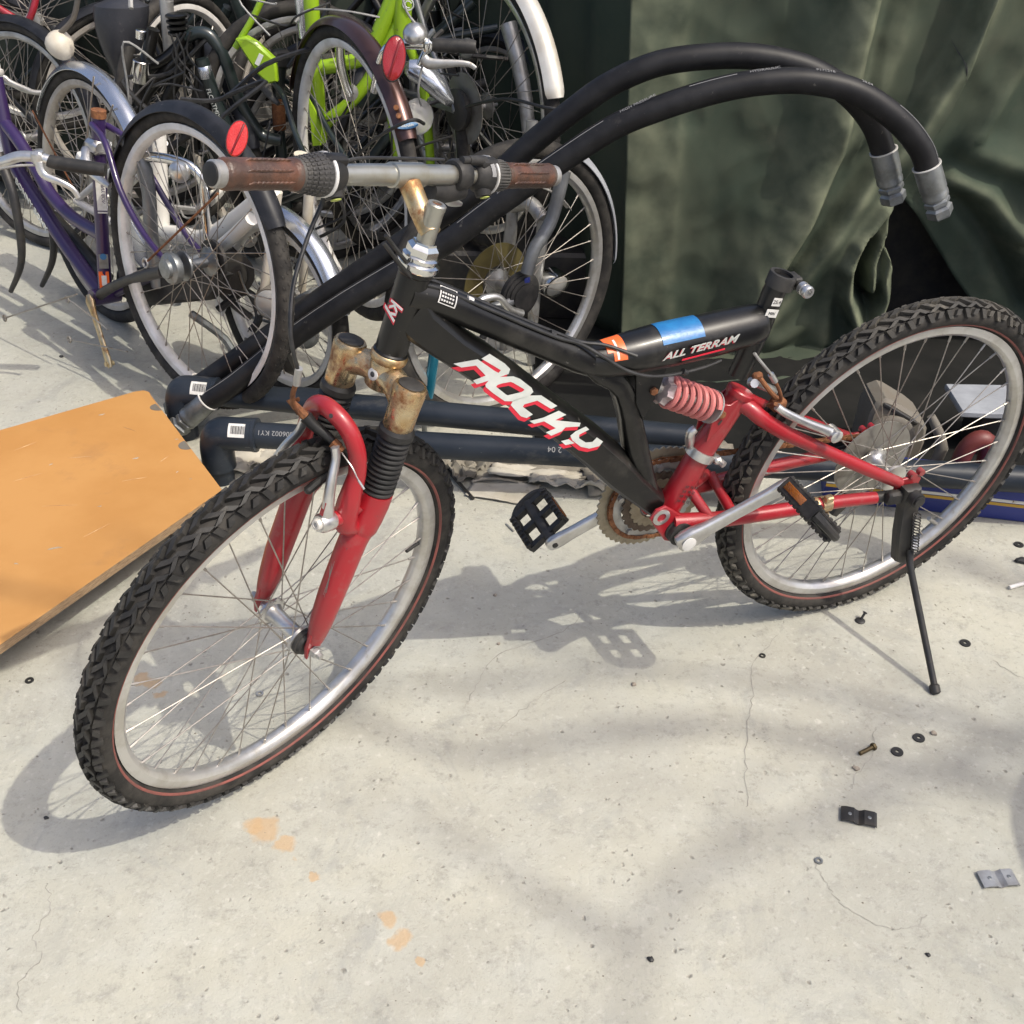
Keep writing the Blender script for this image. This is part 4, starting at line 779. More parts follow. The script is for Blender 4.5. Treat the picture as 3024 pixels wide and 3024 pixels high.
for (x,y,a_) in ((-.812,2.20,.017),(-.705,2.038,.02)):
    q=MB(); q.prism([(x+.02*math.cos(t)*1.0-.012*math.cos(t)*0+0*t,y+a_*math.sin(t)) for t in [R(-57+180+i*18) for i in range(11)]],(0,0,.0950),(1,0,0),(0,1,0),.0006); part('bare_notch',q,'machine_beige',face)
for (x,y,l,a_) in ((-.80,1.98,.012,.5),(-.86,1.66,.022,.3),(-.915,1.61,.008,-.3),(-.735,2.06,.007,.1),(-.93,2.16,.012,.6),(-.70,1.93,.006,1.2),(-.82,1.80,.007,.2),(-.97,1.95,.008,1.),(-.665,1.905,.005,.4)):
    q=MB(); c=V((x,y,.0951)); d=V((math.cos(a_),math.sin(a_),0)); n_=V((-d.y,d.x,0)); q.prism([(l*.5*math.cos(t)*(1+.4*math.sin(3*t+x*40)),l*.16*math.sin(t)*(1+.5*math.cos(2*t+y*30))) for t in [2*math.pi*i/14 for i in range(14)]],c,d,n_,.0004); part('chip',q,'chip_grey' if 'chip_grey' in MATS else (mat('chip_grey',(.40,.37,.31),.7,c2=(.3,.24,.16),s=80) and 'chip_grey'),face)
for i,(x,y,l,a_) in enumerate(((-.78,1.90,.05,.35),(-.90,1.80,.07,.1),(-.74,1.98,.03,1.1),(-1.0,1.90,.06,.6),(-.85,2.10,.04,-.5),(-.80,1.72,.06,.9),(-.92,1.98,.05,.2),(-1.05,2.02,.05,.8))):
    d=V((math.cos(a_),math.sin(a_),0)); q=MB(); q.tube([V((x,y,.0948))-d*l/2,V((x,y,.0950)),V((x,y,.0948))+d*l/2],[.0002,.0008,.0002],5,k=3); part('scratch',q,'board_scuff' if 'board_scuff' in MATS else (mat('board_scuff',(.34,.19,.085),.8,c2=(.5,.36,.2),s=50) and 'board_scuff'),face)
for i,(x,y) in enumerate(((-.70,1.86),(-1.05,1.78),(-.89,2.13))):
    q=MB(); q.box((x,y,.0375),(.10,.055,.075),ux=(math.cos(i*.7),math.sin(i*.7),0),ch=.003)
    single('wooden_block',q,'wood_rough',('rough timber block under the right corner of the orange board','rough timber block under the middle of the orange board','rough timber block under the far corner of the orange board')[i],'block',group='blocks under the orange board')

# ------------------------------------------------------------------ heap of bicycles behind
def bframe(c,h,l,s):
    f=V((math.cos(h),math.sin(h),0))*s; n0=V((math.sin(h),-math.cos(h),0)); v=V((0,0,1))*math.cos(l)+n0*math.sin(l); return frameM(c,f,v.cross(f),v)
def tb(parent,name,pts,r,m,k=5,n=12,**kw):
    q=MB(); q.tube(pts,r,n,k=k if len(pts)>2 else 0); return part(name,q,m,parent,parent.get('_o') and None,**kw)
class Bk:
    """a bicycle: an Empty on the ground under its rear axle; parts in a frame whose origin is the axle"""
    def __init__(s,label,c,h,l,sg,group,rt=.335,name='city_bicycle'):
        W_=bframe(c,h,l,sg); s.M=T((0,0,rt)); s.o=thing(name,label,'bicycle',W_@T((0,0,-rt)),group)
    def p(s,name,q,m,M=None,**k): return part(name,q,m,s.o,s.M@M if M is not None else s.M,**k)
    def t(s,name,pts,r,m,k=5,n=12): q=MB(); q.tube(pts,r,n,k=k if len(pts)>2 else 0); return s.p(name,q,m)
    def w(s,x,z,y=0,steer=0,**k):
        d=dict(Rr=.300,tire=.0185,ry=.018,rimw=.013,rimh=.021); d.update(k); return wheel(s.o,s.M@T((x,y,z))@Matrix.Rotation(steer,4,'Z'),**d)
    def fender(s,x,z,Rf,a0,a1,m,w=.026,dep=.018,M=None): 
        q=fender_mesh(Rf,a0,a1,w,dep); return part('mudguard',q,m,s.o,s.M@T((x,0,z)))
    def lever(s,pts,m='alloy'): return s.t('brake_lever',pts,[.007,.0065,.005,.0045,.005][:len(pts)],m)
GR='used bicycles heaped behind the mountain bike'
def crankarm(b,c,e,y,m='gold_chrome'):
    q=MB(); c_=V((c[0],y,c[1])); e_=V((e[0],y+.012,e[1])); d=(e_-c_).normalized(); q.tube([c_-d*.016,c_,c_+d*.03,c_+d*.10,e_-d*.008,e_+d*.010],[.008,.0165,.0115,.0095,.0125,.008],12,asp=.6,hint=(0,1,0)); q.rod((e[0],y,e[1]),(e[0],y+.022,e[1]),.0065,10); return b.p('crank_arm',q,m)

# A: purple bicycle, white rim, black mudguard
A=Bk('purple step-through bicycle without front wheel, black mudguard with round red reflector',(-.719,2.347,.382),-.723,-.128,-1,GR,rt=.335)
A.w(0,0,rimmat='white_rim',tread=True,hub='zinc',spm='dull_spoke',yl=.032,yr=-.032,hubr=.03)
A.fender(0,0,.346,R(18),R(152),'black_fender',.030,.022)
A.t('seat_tube',[(.372,0,.245),(.389,0,.092),(.396,0,-.012),(.405,0,-.19)],.0165,'purple_paint',3,16)
A.t('down_tube',[(.93,0,.135),(.877,0,.092),(.782,0,.020),(.688,0,-.041),(.595,0,-.103),(.499,0,-.156),(.415,0,-.196)],.0190,'purple_paint',4,16)
A.t('top_tube',[(.92,0,.185),(.861,0,.153),(.776,0,.110),(.701,0,.060),(.643,0,.010),(.559,0,-.024),(.475,0,-.035),(.40,0,-.038)],.0165,'purple_paint',4,16)
A.t('battery_tube',[(.70,-.03,-.075),(.60,-.03,-.11),(.45,-.03,-.17)],.021,'black_paint',3,14)
for sy in (1,-1):
    A.t('seat_stay',[(.370,sy*.018,.226),(.30,sy*.035,.200),(.223,sy*.045,.125),(.10,sy*.055,.015),(.004,sy*.06,-.004)] if sy<0 else [(.372,.018,.230),(.290,.034,.205),(.223,.045,.117),(.128,.052,.044),(.004,.06,-.006)],.0075,'purple_paint',4)
    A.t('chain_stay',[(.405,sy*.02,-.194),(.30,sy*.04,-.135),(.15,sy*.055,-.062),(.0,sy*.062,0)],[.0125,.012,.011,.009],'dark_steel' if sy>0 else 'purple_paint',4)
q=MB(); q.rod((.407,-.036,-.196),(.407,.036,-.196),.021,18); A.p('bottom_bracket',q,'purple_paint')
crankarm(A,(.400,-.200),(.312,-.335),.046,'gold_chrome')
q=MB(); q.lathe((0,.055,0),(0,1,0),[(0,.034),(.010,.036),(.016,.034),(.020,.022),(.028,.021),(.030,.012)],28); A.p('hub_brake',q,'zinc')
q=MB(); q.lathe((0,-.045,0),(0,1,0),[(-.004,.02),(-.004,.048),(.004,.048),(.004,.02)],30,cap=False,closed=True); A.p('sprocket',q,'dark_steel')
q=MB(); q.prism([(.08,-.02),(.30,-.10),(.42,-.14),(.43,-.21),(.30,-.20),(.02,-.10),(-.05,-.02)],(0,-.055,0),(1,0,0),(0,0,1),.03,.008); A.p('chain_case',q,'dark_plastic')
q=MB(); q.tube([(.02,.075,-.012),(.09,.066,-.04),(.17,.058,-.075)],[.012,.014,.009],10); A.p('brake_link',q,'dark_steel')
q=MB(); q.box((.382,.0,.178),(.046,.052,.034),ch=.008); q.tube([(.392,.022,.165),(.372,.040,.150),(.335,.044,.128),(.275,.040,.112)],[.016,.015,.011,.006],12,k=4); cl=A.p('seat_clamp',q,'alloy')
q=MB(); q.box((.380,.045,.152),(.032,.014,.022),ux=(.85,.1,.5),ch=.003); part('sticker',q,'label_white',cl)
q=MB(); q.tube([(.371,0,.245),(.369,0,.262),(.369,0,.262)],[.0175,.0175,.0135],16); A.p('seat_collar',q,'rust')
reflector(A.o,A.M@frameM((-.190,.022,.312),*refl_axes((-.80,.52,.30),(-.35,-.05,.93))),'reflector_red',.021,1.75)
A.t('fork_blade',[(.800,.045,.075),(.757,.045,.01),(.740,.045,-.04),(.731,.045,-.131),(.752,.045,-.21),(.826,.045,-.300)],[.013,.0125,.012,.011,.009,.0065],'dark_steel',5)
A.t('fork_blade',[(.800,-.045,.075),(.757,-.045,.01),(.740,-.045,-.04),(.731,-.045,-.131),(.752,-.045,-.21),(.826,-.045,-.300)],[.013,.0125,.012,.011,.009,.0065],'dark_steel',5)
A.t('head_tube',[(.815,0,.02),(.86,0,.25)],.018,'purple_paint'); q=MB(); q.lathe((.862,0,.252),(.2,0,1),[(0,.019),(.006,.024),(.014,.024),(.018,.018),(.03,.018),(.032,.012)],22); A.p('headset',q,'white_rim')
for pts in ([(.30,.06,-.24),(.41,.08,-.205),(.44,.085,-.20)],[(.20,.07,-.262),(.44,.09,-.305)],[(.36,.10,-.16),(.72,.12,-.33)]):
    A.t('stay_rod',pts,.0022,'dull_spoke',3,6)
    e=V(pts[-1]); q=MB(); q.tube([e+V((math.cos(t)*.008,0,math.sin(t)*.008)) for t in [2*math.pi*i/14 for i in range(14)]],.0024,6,closed=True); A.p('eyelet',q,'dull_spoke')
A.t('stay_rod',[(.09,.070,-.010),(-.16,.05,.20)],.0028,'rust',0,6); q=MB(); q.tube([V((.095,.07,-.014))+V((math.cos(t)*.010,0,math.sin(t)*.010)) for t in [2*math.pi*i/14 for i in range(14)]],.003,6,closed=True); A.p('eyelet',q,'dull_alloy')
_o=V((-.85,.52,0)); _t=V((.52,.85,0))
def lab(x,z,w,h,m,par=None,e=.0172): 
    q=MB(); q.box(V((x,0,z))+_o*e,(w,.0010,h),ux=_t,uy=_o); return A.p('sticker',q,m) if par is None else part('sticker',q,m,par)
l_=lab(.386,.075,.022,.105,'label_white'); 
for z_ in (.122,.028): lab(.386,z_,.0222,.003,'purple_paint',l_,.0178)
text('lettering','BONNY BONY',.0115,'purple_paint',l_,V((.386,0,.075))+_o*.0180-_t*.005,(0.02,0,-1),_t,'CENTER')
l_=lab(.404,-.150,.024,.046,'sticker_orange'); lab(.404,-.150,.012,.026,'label_white',l_,.0178); l_=lab(.400,-.100,.022,.036,'zinc'); q=MB(); q.lathe(V((.4,0,-.088))+_o*.0178,_o,[(0,.008),(.0005,.0078)],16); part('sticker',q,'blue_label' if 'blue_label' in MATS else (mat('blue_label',(.03,.14,.30),.4) and 'blue_label'),l_)
text('lettering','BONNY BONY',.026,'decal_white',A.o,A.M@V((.776,.0198,.012)),(-.80,0,-.56),(-.56,.1,.80),'LEFT',.0003,0,.0008)
q=MB(); q.tube([(.885,.0,.103),(.84,.0,.065)],[.0197,.0197],16); A.p('sticker',q,'label_white')

# loose handlebar with a black grip hanging off the purple bicycle
o=thing('handlebar','silver curved handlebar with black grip and brake lever, in front of the purple tubes','handlebar',T((-1.05,2.35,.5))); Mi=T((1.05,-2.35,-.5))
q=MB(); q.tube([(-1.26,2.38,.50),(-1.18,2.37,.555),(-1.125,2.36,.590),(-1.090,2.35,.606),(-1.059,2.35,.615),(-1.020,2.35,.613),(-.985,2.35,.602)],.0115,14,k=5); part('bar',q,'alloy',o,Mi)
q=MB(); q.tube([(-1.002,2.35,.607),(-.985,2.35,.602),(-.917,2.352,.592),(-.885,2.353,.588)],[.0135,.0145,.0148,.0135],16,k=3); part('grip',q,'dark_plastic',o,Mi)
q=MB(); q.tube([(-1.020,2.34,.606),(-1.013,2.335,.581),(-.980,2.33,.568),(-.956,2.33,.553),(-.947,2.33,.534)],[.010,.009,.0075,.0065,.006],12,k=5,asp=.7,hint=(0,1,0)); q.box((-1.022,2.35,.614),(.024,.03,.03),ch=.005); part('brake_lever',q,'alloy',o,Mi)
q=MB(); q.tube([(-1.025,2.34,.60),(-1.08,2.33,.598),(-1.13,2.335,.57),(-1.15,2.34,.45)],.0028,8,k=5); part('brake_cable',q,'cable_grey',o,Mi)
# fork of another bicycle standing at far left
# B: white bicycle with silver mudguard
B=Bk('white step-through bicycle with silver rear mudguard, at far left behind the purple one',(-1.131,2.911,.328),-.796,-.118,1,GR,rt=.328)
B.w(0,0,rimmat='old_rim',yl=.035,yr=-.035)
B.fender(0,0,.344,R(28),R(150),'silver_fender',.029,.020)
B.fender(0,0,.342,R(-20)+math.pi,R(-2)+math.pi,'silver_fender',.026,.018) if 0 else None
q=MB(); q.lathe((0,.02,0),(0,1,0),[(-.001,.03),(-.001,.10),(.001,.10),(.001,.03)],30,cap=False,closed=True); B.p('hub_disc',q,'clear_disc')
B.t('seat_tube',[(.348,0,.30),(.345,0,.228),(.338,0,.0),(.345,0,-.03)],.0215,'white_paint',3,18)
B.t('main_tube',[(.340,0,.0),(.370,0,.008),(.442,0,.024),(.51,0,.034),(.560,0,.052),(.612,0,.080),(.667,0,.115),(.750,0,.172),(.83,0,.235)],.0205,'white_paint',4,18)
B.t('chain_stay',[(.345,-.03,-.02),(.15,-.05,-.01),(0,-.06,0)],.010,'white_paint'); B.t('seat_stay',[(.344,-.02,.22),(.17,-.05,.11),(0,-.06,0)],.008,'white_paint'); B.t('seat_stay',[(.344,.02,.22),(.17,.05,.11),(0,.06,0)],.008,'white_paint')
B.t('down_tube',[(.40,-.02,-.06),(.52,-.02,-.02),(.641,-.02,.05),(.783,-.02,.158)],.0150,'white_paint',4)
q=MB(); q.box((.345,-.0225,.13),(.03,.002,.03)); s_=B.p('sticker',q,'sticker_yellow' if 'sticker_yellow' in MATS else (mat('sticker_yellow',(.62,.50,.04),.5) and 'sticker_yellow'))
q=MB(); q.box((.346,-.0225,.215),(.03,.002,.022)); B.p('sticker',q,'print_grey')
q=MB(); q.prism([(.25,.09),(.34,.02),(.52,-.08),(.50,-.13),(.30,-.06),(.20,.0)],(0,-.055,0),(1,0,0),(0,0,1),.03,.006); B.p('chain_case',q,'silver_fender')
q=MB(); q.lathe((-.10,-.02,.372),(-.2,-.45,.86),[(-.040,.006),(-.036,.016),(-.026,.026),(-.012,.033),(.004,.035),(.018,.031),(.028,.021),(.033,.008)],24); lp=B.p('rear_lamp',q,'cream_paint'); q=MB(); q.tube([(-.09,-.02,.40),(-.05,-.0,.44),(-.03,.01,.50)],.007,8,k=3); q.box((-.02,.01,.53),(.05,.03,.035),ch=.005); part('bracket',q,'machine_beige',lp)
B.t('stay_rod',[(0,-.05,0),(.10,-.03,.33)],.0025,'dull_spoke',0,6); B.t('stay_rod',[(0,-.05,0),(.19,-.03,.28)],.0025,'dull_spoke',0,6); B.t('stay_rod',[(0,-.05,0),(-.29,-.03,.17)],.0025,'rust',0,6)
q=MB(); q.box((.10,-.035,.16),(.09,.012,.05),ux=(.9,0,.4),ch=.004); B.p('lock',q,'dark_plastic')
# bar with bell crossing inside the purple wheel
o=thing('handlebar','chromed handlebar with round bell, seen through the spokes of the purple bicycle','handlebar',T((-.75,2.47,.4))); Mi=T((.75,-2.47,-.4))
q=MB(); q.tube([(-.85,2.52,.565),(-.817,2.50,.571),(-.780,2.49,.569),(-.741,2.48,.559),(-.719,2.475,.536),(-.715,2.475,.500),(-.721,2.48,.435),(-.724,2.485,.36)],.0115,14,k=5); part('bar',q,'chrome',o,Mi)
q=MB(); q.lathe((-.762,2.47,.55),(-.1,-.75,-.1),[(-.012,.020),(0,.0245),(.010,.0235),(.018,.015),(.020,.008)],22); part('bell',q,'alloy',o,Mi)
q=MB(); q.tube([(-.90,2.53,.60),(-.856,2.52,.536),(-.870,2.52,.372),(-.875,2.52,.25)],[.012,.016,.0165,.0165],14,k=4); part('stem',q,'grey_paint',o,Mi)

# C: brown bicycle
Cb=Bk('brown metallic mudguard bicycle with large dark red reflector, in the middle of the heap',(-.413,2.73,.457),-1.01,-.027,-1,GR,rt=.40)
Cb.w(0,0,Rr=.322,tire=.019,rimmat='white_rim',rimw=.012,yl=.034,yr=-.034,hubr=.028)
Cb.fender(0,0,.372,R(22),R(151),'brown_fender',.029,.020)
Cb.t('seat_tube',[(.432,0,.215),(.440,0,.182),(.464,0,.116),(.483,0,.074),(.490,0,-.007),(.480,0,-.12),(.47,0,-.22)],.0165,'dark_green_paint',3,16)
q=MB(); q.lathe((.478,0,.085),(.06,0,-1),[(0,.0175),(.001,.0182),(.085,.0182),(.086,.0175)],18); Cb.p('orange_band',q,'rust')
q=MB(); q.box((.437,0,.195),(.042,.050,.042),ch=.006); Cb.p('seat_clamp',q,'dark_plastic')
q=MB(); q.tube([(.47,.02,.135),(.455,.04,.128),(.42,.045,.112),(.375,.038,.095)],[.020,.020,.012,.006],12,k=4,asp=.8); q.rod((.45,.03,.13),(.447,.05,.150),.008,10); Cb.p('quick_release',q,'dusty_plastic')
q=MB(); q.box((.46,.047,.136),(.02,.001,.008)); Cb.p('print',q,'label_white')
for sy in (1,-1): Cb.t('seat_stay',[(.46,sy*.02,.130),(.338,sy*.036,.121),(.247,sy*.046,.050),(.10,sy*.056,-.02),(0,sy*.06,0)],.0075,'dark_green_paint',4); Cb.t('chain_stay',[(.47,sy*.02,-.2),(0,sy*.06,0)],.010,'dark_green_paint')
reflector(Cb.o,Cb.M@frameM((-.282,.018,.338),*refl_axes((-.86,.42,.28),(-.28,-.02,.96))),'reflector_deep',.025,1.85)
q=MB(); q.rod((-.289,.018,.237),(-.294,.021,.241),.006,10); Cb.p('bolt',q,'rust'); q=MB(); q.rod((-.300,.018,.222),(-.305,.021,.226),.006,10); Cb.p('bolt',q,'rust')
Cb.t('stay_rod',[(-.03,.05,.02),(-.20,.045,.14),(-.315,.036,.205),(-.335,.0,.222),(-.315,-.036,.205)],.0040,'cable_black',5,8)
q=MB(); q.prism([(.019*math.cos(t)*1.5,.0075*math.sin(t)*1.0) for t in [2*math.pi*i/20 for i in range(20)]],(-.3155,.006,.2055),(0,.98,0),(.545,0,.838),.001); s_=Cb.p('sticker',q,'blue_label' if 'blue_label' in MATS else (mat('blue_label',(.03,.14,.30),.4) and 'blue_label'))
text('lettering','marukin',.0095,'decal_white',Cb.o,Cb.M@V((-.3170,.006,.2065)),(0,-1,0),(.545,0,.838),'CENTER')

# D: bicycle with white mudguard, right of the middle, propped up on the heap
D=Bk('grey bicycle with white rusty rear mudguard and open spokes, beside the green canvas',(-.115,2.95,.575),-.96,-.03,-1,GR,rt=.36)
D.w(0,0,Rr=.322,tire=.019,rimmat='rim_alloy',tread=True,rimw=.012,yl=.034,yr=-.034,hubr=.03)
D.fender(0,0,.374,R(95),R(164),'white_fender',.030,.020)
q=MB(); q.lathe((0,.035,0),(0,1,0),[(-.001,.03),(-.001,.088),(.001,.088),(.001,.03)],34,cap=False,closed=True); D.p('spoke_protector',q,'clear_disc')
q=MB(); q.lathe((0,.045,0),(0,1,0),[(0,.05),(.015,.052),(.02,.045),(.021,.012)],26); D.p('hub_brake',q,'dark_steel')
D.t('stay_rod',[(0,.06,0),(-.20,.05,.07),(-.36,.040,.085),(-.395,0,.085),(-.36,-.04,.085)],.0042,'cable_black',5,8)
D.t('seat_stay',[(.0,.06,.0),(.15,.06,.16),(.36,.02,.36)],.009,'grey_paint'); D.t('chain_stay',[(0,.06,0),(.46,.02,-.04)],.011,'grey_paint'); D.t('seat_tube',[(.33,0,.45),(.47,0,-.04)],.0165,'grey_paint')
D.t('kick_plate',[(-.02,-.08,.20),(-.10,-.09,.02),(-.16,-.09,-.28)],[.022,.019,.014],'dull_alloy',4)
q=MB(); q.lathe((-.06,.07,.16),(.3,.8,.3),[(-.014,.022),(0,.026),(.010,.022),(.016,.010)],20); D.p('bell',q,'zinc')
q=MB(); q.rod((-.377,.033,.055),(-.385,.037,.055),.006,8); q.rod((-.377,.033,.03),(-.385,.037,.03),.006,8); D.p('bolt',q,'rust')
# E: silver bicycle, nearest wheel behind the frame of the mountain bike
E=Bk('silver-grey bicycle with black drum brake and yellow spoke disc, behind the mountain bike frame',(-.024,2.421,.307),.712,.022,-1,GR,rt=.325)
E.w(0,0,rimmat='rim_alloy',rimw=.013,tire=.022,ry=.022,yl=.034,yr=-.034,hubr=.03,spm='dull_spoke')
E.fender(0,0,.352,R(125),R(183),'grey_fender' if 'grey_fender' in MATS else (mat('grey_fender',(.46,.48,.52),.35,.3,c2=(.36,.38,.42),s=9) and 'grey_fender'),.030,.020)
q=MB(); q.lathe((0,-.038,0),(0,1,0),[(-.001,.04),(-.001,.095),(.001,.095),(.001,.04)],34,cap=False,closed=True); E.p('spoke_protector',q,'yellow_disc')
q=MB(); q.lathe((0,.040,0),(0,1,0),[(0,.05),(.004,.056),(.014,.056),(.016,.050),(.020,.050),(.022,.042),(.026,.042),(.028,.033),(.032,.033),(.034,.012)],34); dr=E.p('drum_brake',q,'dark_plastic')
q=MB(); q.box((-.006,.0665,.040),(.016,.002,.014),ch=.0005); part('sticker',q,'blue_paint',dr)
E.t('brake_link',[(.02,.08,-.03),(.06,.082,-.005),(.09,.08,.03),(.13,.075,.035),(.16,.07,.02)],[.010,.008,.008,.009,.007],'alloy',5); E.t('brake_link',[(.14,.075,.02),(.12,.08,-.02),(.13,.075,-.06)],.008,'dark_steel')
E.t('seat_stay',[(-.10,.07,.275),(-.091,.07,.245),(-.072,.07,.180),(-.050,.07,.145),(-.020,.07,.112),(.0,.07,.06)],.0155,'grey_paint',5); E.t('chain_stay',[(0,.06,0),(.44,.03,-.04)],.012,'grey_paint')
E.fender(0,0,.243,R(88),R(142),'dull_alloy',.012,.004)
o=thing('bicycle_fork','loose grey bicycle fork standing behind the mountain bike top tube','fork',T((.045,2.62,0))); Mi=T((-.045,-2.62,0))
for dx,dy in ((0,0),(-.075,.09)):
    q=MB(); q.tube([(.062+dx,2.62+dy,.40),(.058+dx,2.62+dy,.33),(.050+dx,2.62+dy,.26),(.045+dx,2.62+dy,.14),(.043+dx,2.62+dy,.06)],[.013,.0165,.0165,.014,.009],12,k=4); q.box((.043+dx,2.62+dy,.03),(.020,.006,.06),ch=.002); part('fork_blade',q,'dull_alloy',o,Mi)
q=MB(); q.tube([(.062,2.62,.40),(.03,2.66,.425),(-.013,2.71,.40)],.018,12,k=4); q.rod((.02,2.665,.42),(.03,2.675,.62),.014,12); part('crown',q,'dull_alloy',o,Mi)
o=thing('headlamp','chromed headlamp lying inside the silver bicycle wheel','lamp',T((.10,2.62,.23)))
q=MB(); q.lathe((0,0,0),(.55,-.75,-.35),[(-.05,.012),(-.035,.030),(0,.038),(.006,.038)],24); part('shell',q,'chrome',o); q=MB(); q.lathe((0,0,0),(.55,-.75,-.35),[(.004,.034),(.010,.026),(.014,.005)],22); part('lens',q,'lens',o)
o=single('support_block',MB().box((.0,3.05,.10),(.5,.3,.20),ch=.01),'dark_steel','dark low block the grey bicycle rests on','block')
# F: small wheel bicycle with silver front mudguard and headlamp
Fb=Bk('small wheeled bicycle with silver mudguard and headlamp, behind the hoses',(-.565,2.46,.232),-.72,-.06,1,GR,rt=.232,name='folding_bicycle')
Fb.w(0,0,Rr=.2005,tire=.019,ry=.019,rimmat='white_rim',n=28,hubr=.02,yl=.03,yr=-.03)
Fb.fender(0,0,.247,R(12),R(120),'silver_fender',.029,.018)
q=MB(); q.lathe((.10,-.10,.06),(.5,-.8,-.15),[(-.05,.016),(-.035,.034),(0,.042),(.004,.042)],22); lp=Fb.p('headlamp',q,'machine_beige'); q=MB(); q.lathe((.10,-.10,.06),(.5,-.8,-.15),[(.003,.040),(.010,.032),(.014,.008)],22); part('lens',q,'lens',lp)
for sy in (1,-1): Fb.t('fork_blade',[(.07,sy*.045,.30),(.03,sy*.055,.12),(0,sy*.06,.0)],[.012,.011,.009],'cream_paint',4)
Fb.t('head_tube',[(.08,0,.30),(.105,0,.38)],.018,'cream_paint')
q=MB(); q.lathe((0,.035,0),(0,1,0),[(0,.03),(.012,.030),(.014,.012)],20); Fb.p('hub_dynamo',q,'dull_alloy')
q=MB(); q.prism([(-.20,.04),(-.165,.06),(-.155,-.01),(-.18,-.05),(-.205,-.03)],(0,-.045,-.02),(1,0,0),(0,0,1),.012,.004); Fb.p('reflector',q,'reflector_clear')
# teal pump leaning on the pipes
q=MB(); q.tube([(-.176,2.27,.27),(-.195,2.265,.13),(-.201,2.262,.10)],.0125,14); o=thing('air_pump','teal blue metal pump standing upright behind the pipes','pump',T((-.2,2.26,0))); Mi=T((.2,-2.26,0)); part('barrel',q,'teal_paint',o,Mi)
q=MB(); q.tube([(-.201,2.262,.10),(-.207,2.26,.06),(-.212,2.258,.004)],[.008,.0065,.0065],10); part('rod',q,'zinc',o,Mi)

# lime green bicycle
G=thing('folding_bicycle','lime green bicycle with chain case, standing behind the brown mudguard','bicycle',T((-.45,3.05,0)),GR); Gi=T((.45,-3.05,0))
def gt(name,pts,r,m='lime_paint',k=5,n=14): q=MB(); q.tube([(x,3.05+(p[1] if len(p)>2 else 0),z) for p in pts for x,z in ((p[0],p[-1]),)],r,n,k=k if len(pts)>2 else 0); return part(name,q,m,G,Gi)
gt('seat_stay',[(-.61,.89),(-.658,.813),(-.689,.763),(-.745,.688)],.0085)
q=MB(); q.prism([(-.735,.715),(-.705,.722),(-.680,.708),(-.636,.666),(-.637,.612),(-.662,.606),(-.690,.632)],(0,3.03,0),(1,0,0),(0,0,1),.03,.006); cc=part('chain_case',q,'lime_paint',G,Gi); q=MB(); q.box((-.678,3.013,.668),(.012,.002,.03),ux=(.86,0,-.5)); part('print',q,'decal_white',cc)
gt('seat_tube',[(-.536,.95),(-.538,.815),(-.540,.70),(-.545,.45)],.0215)
gt('seat_post',[(-.575,.90),(-.564,.824),(-.561,.716)],.0165,'silver_fender'); gt('seat_post',[(-.556,.95),(-.56,.80)],.010,'chrome')
gt('head_tube',[(-.300,.90),(-.302,.832),(-.310,.720)],.0245); gt('main_tube',[(-.315,.83),(-.345,.77),(-.40,.68),(-.46,.655),(-.540,.640)],.0190); gt('main_tube',[(-.310,.77),(-.335,.72),(-.391,.629),(-.443,.565),(-.510,.512),(-.55,.47)],.0165)
gt('fork_blade',[(-.327,.83),(-.355,.77),(-.372,.735)],.0150); gt('fork_blade',[(-.350,.60),(-.346,.512),(-.335,.41)],.0115); gt('fork_blade',[(-.29,.70),(-.257,.600),(-.245,.436),(-.24,.30)],.0125)
q=MB(); q.prism([(-.556,.58),(-.535,.54),(-.526,.50),(-.532,.455),(-.556,.452)],(0,3.0,0),(1,0,0),(0,0,1),.012,.003); part('frame_plate',q,'lime_paint',G,Gi)
gt('brake_cable',[(-.46,-.06,.735),(-.463,-.06,.68),(-.455,-.06,.626),(-.443,-.06,.590)],.0125,'chrome'); 
q=MB(); q.tube([V((-.287,3.024,.805))+V((math.cos(t)*.0135,0,math.sin(t)*.0135)) for t in [2*math.pi*i/22 for i in range(22)]],.0016,6,closed=True); q.tube([V((-.287,3.024,.805))+V((math.cos(t)*.008,0,math.sin(t)*.008)) for t in [R(20)+R(280)*i/16 for i in range(17)]],.0016,6); part('emblem',q,'decal_white',G,Gi)
q=MB(); q.lathe((-.445,3.0,.595),(0,-1,0),[(0,.022),(.012,.022),(.016,.012)],18); part('hub_nut',q,'dull_alloy',G,Gi)
gw=wheel(G,Gi@T((-.20,3.12,.42))@Matrix.Rotation(R(-75),4,'Z'),Rr=.2005,n=28); gw=wheel(G,Gi@T((-.60,3.16,.50))@Matrix.Rotation(R(15),4,'Z'),Rr=.25,n=28)
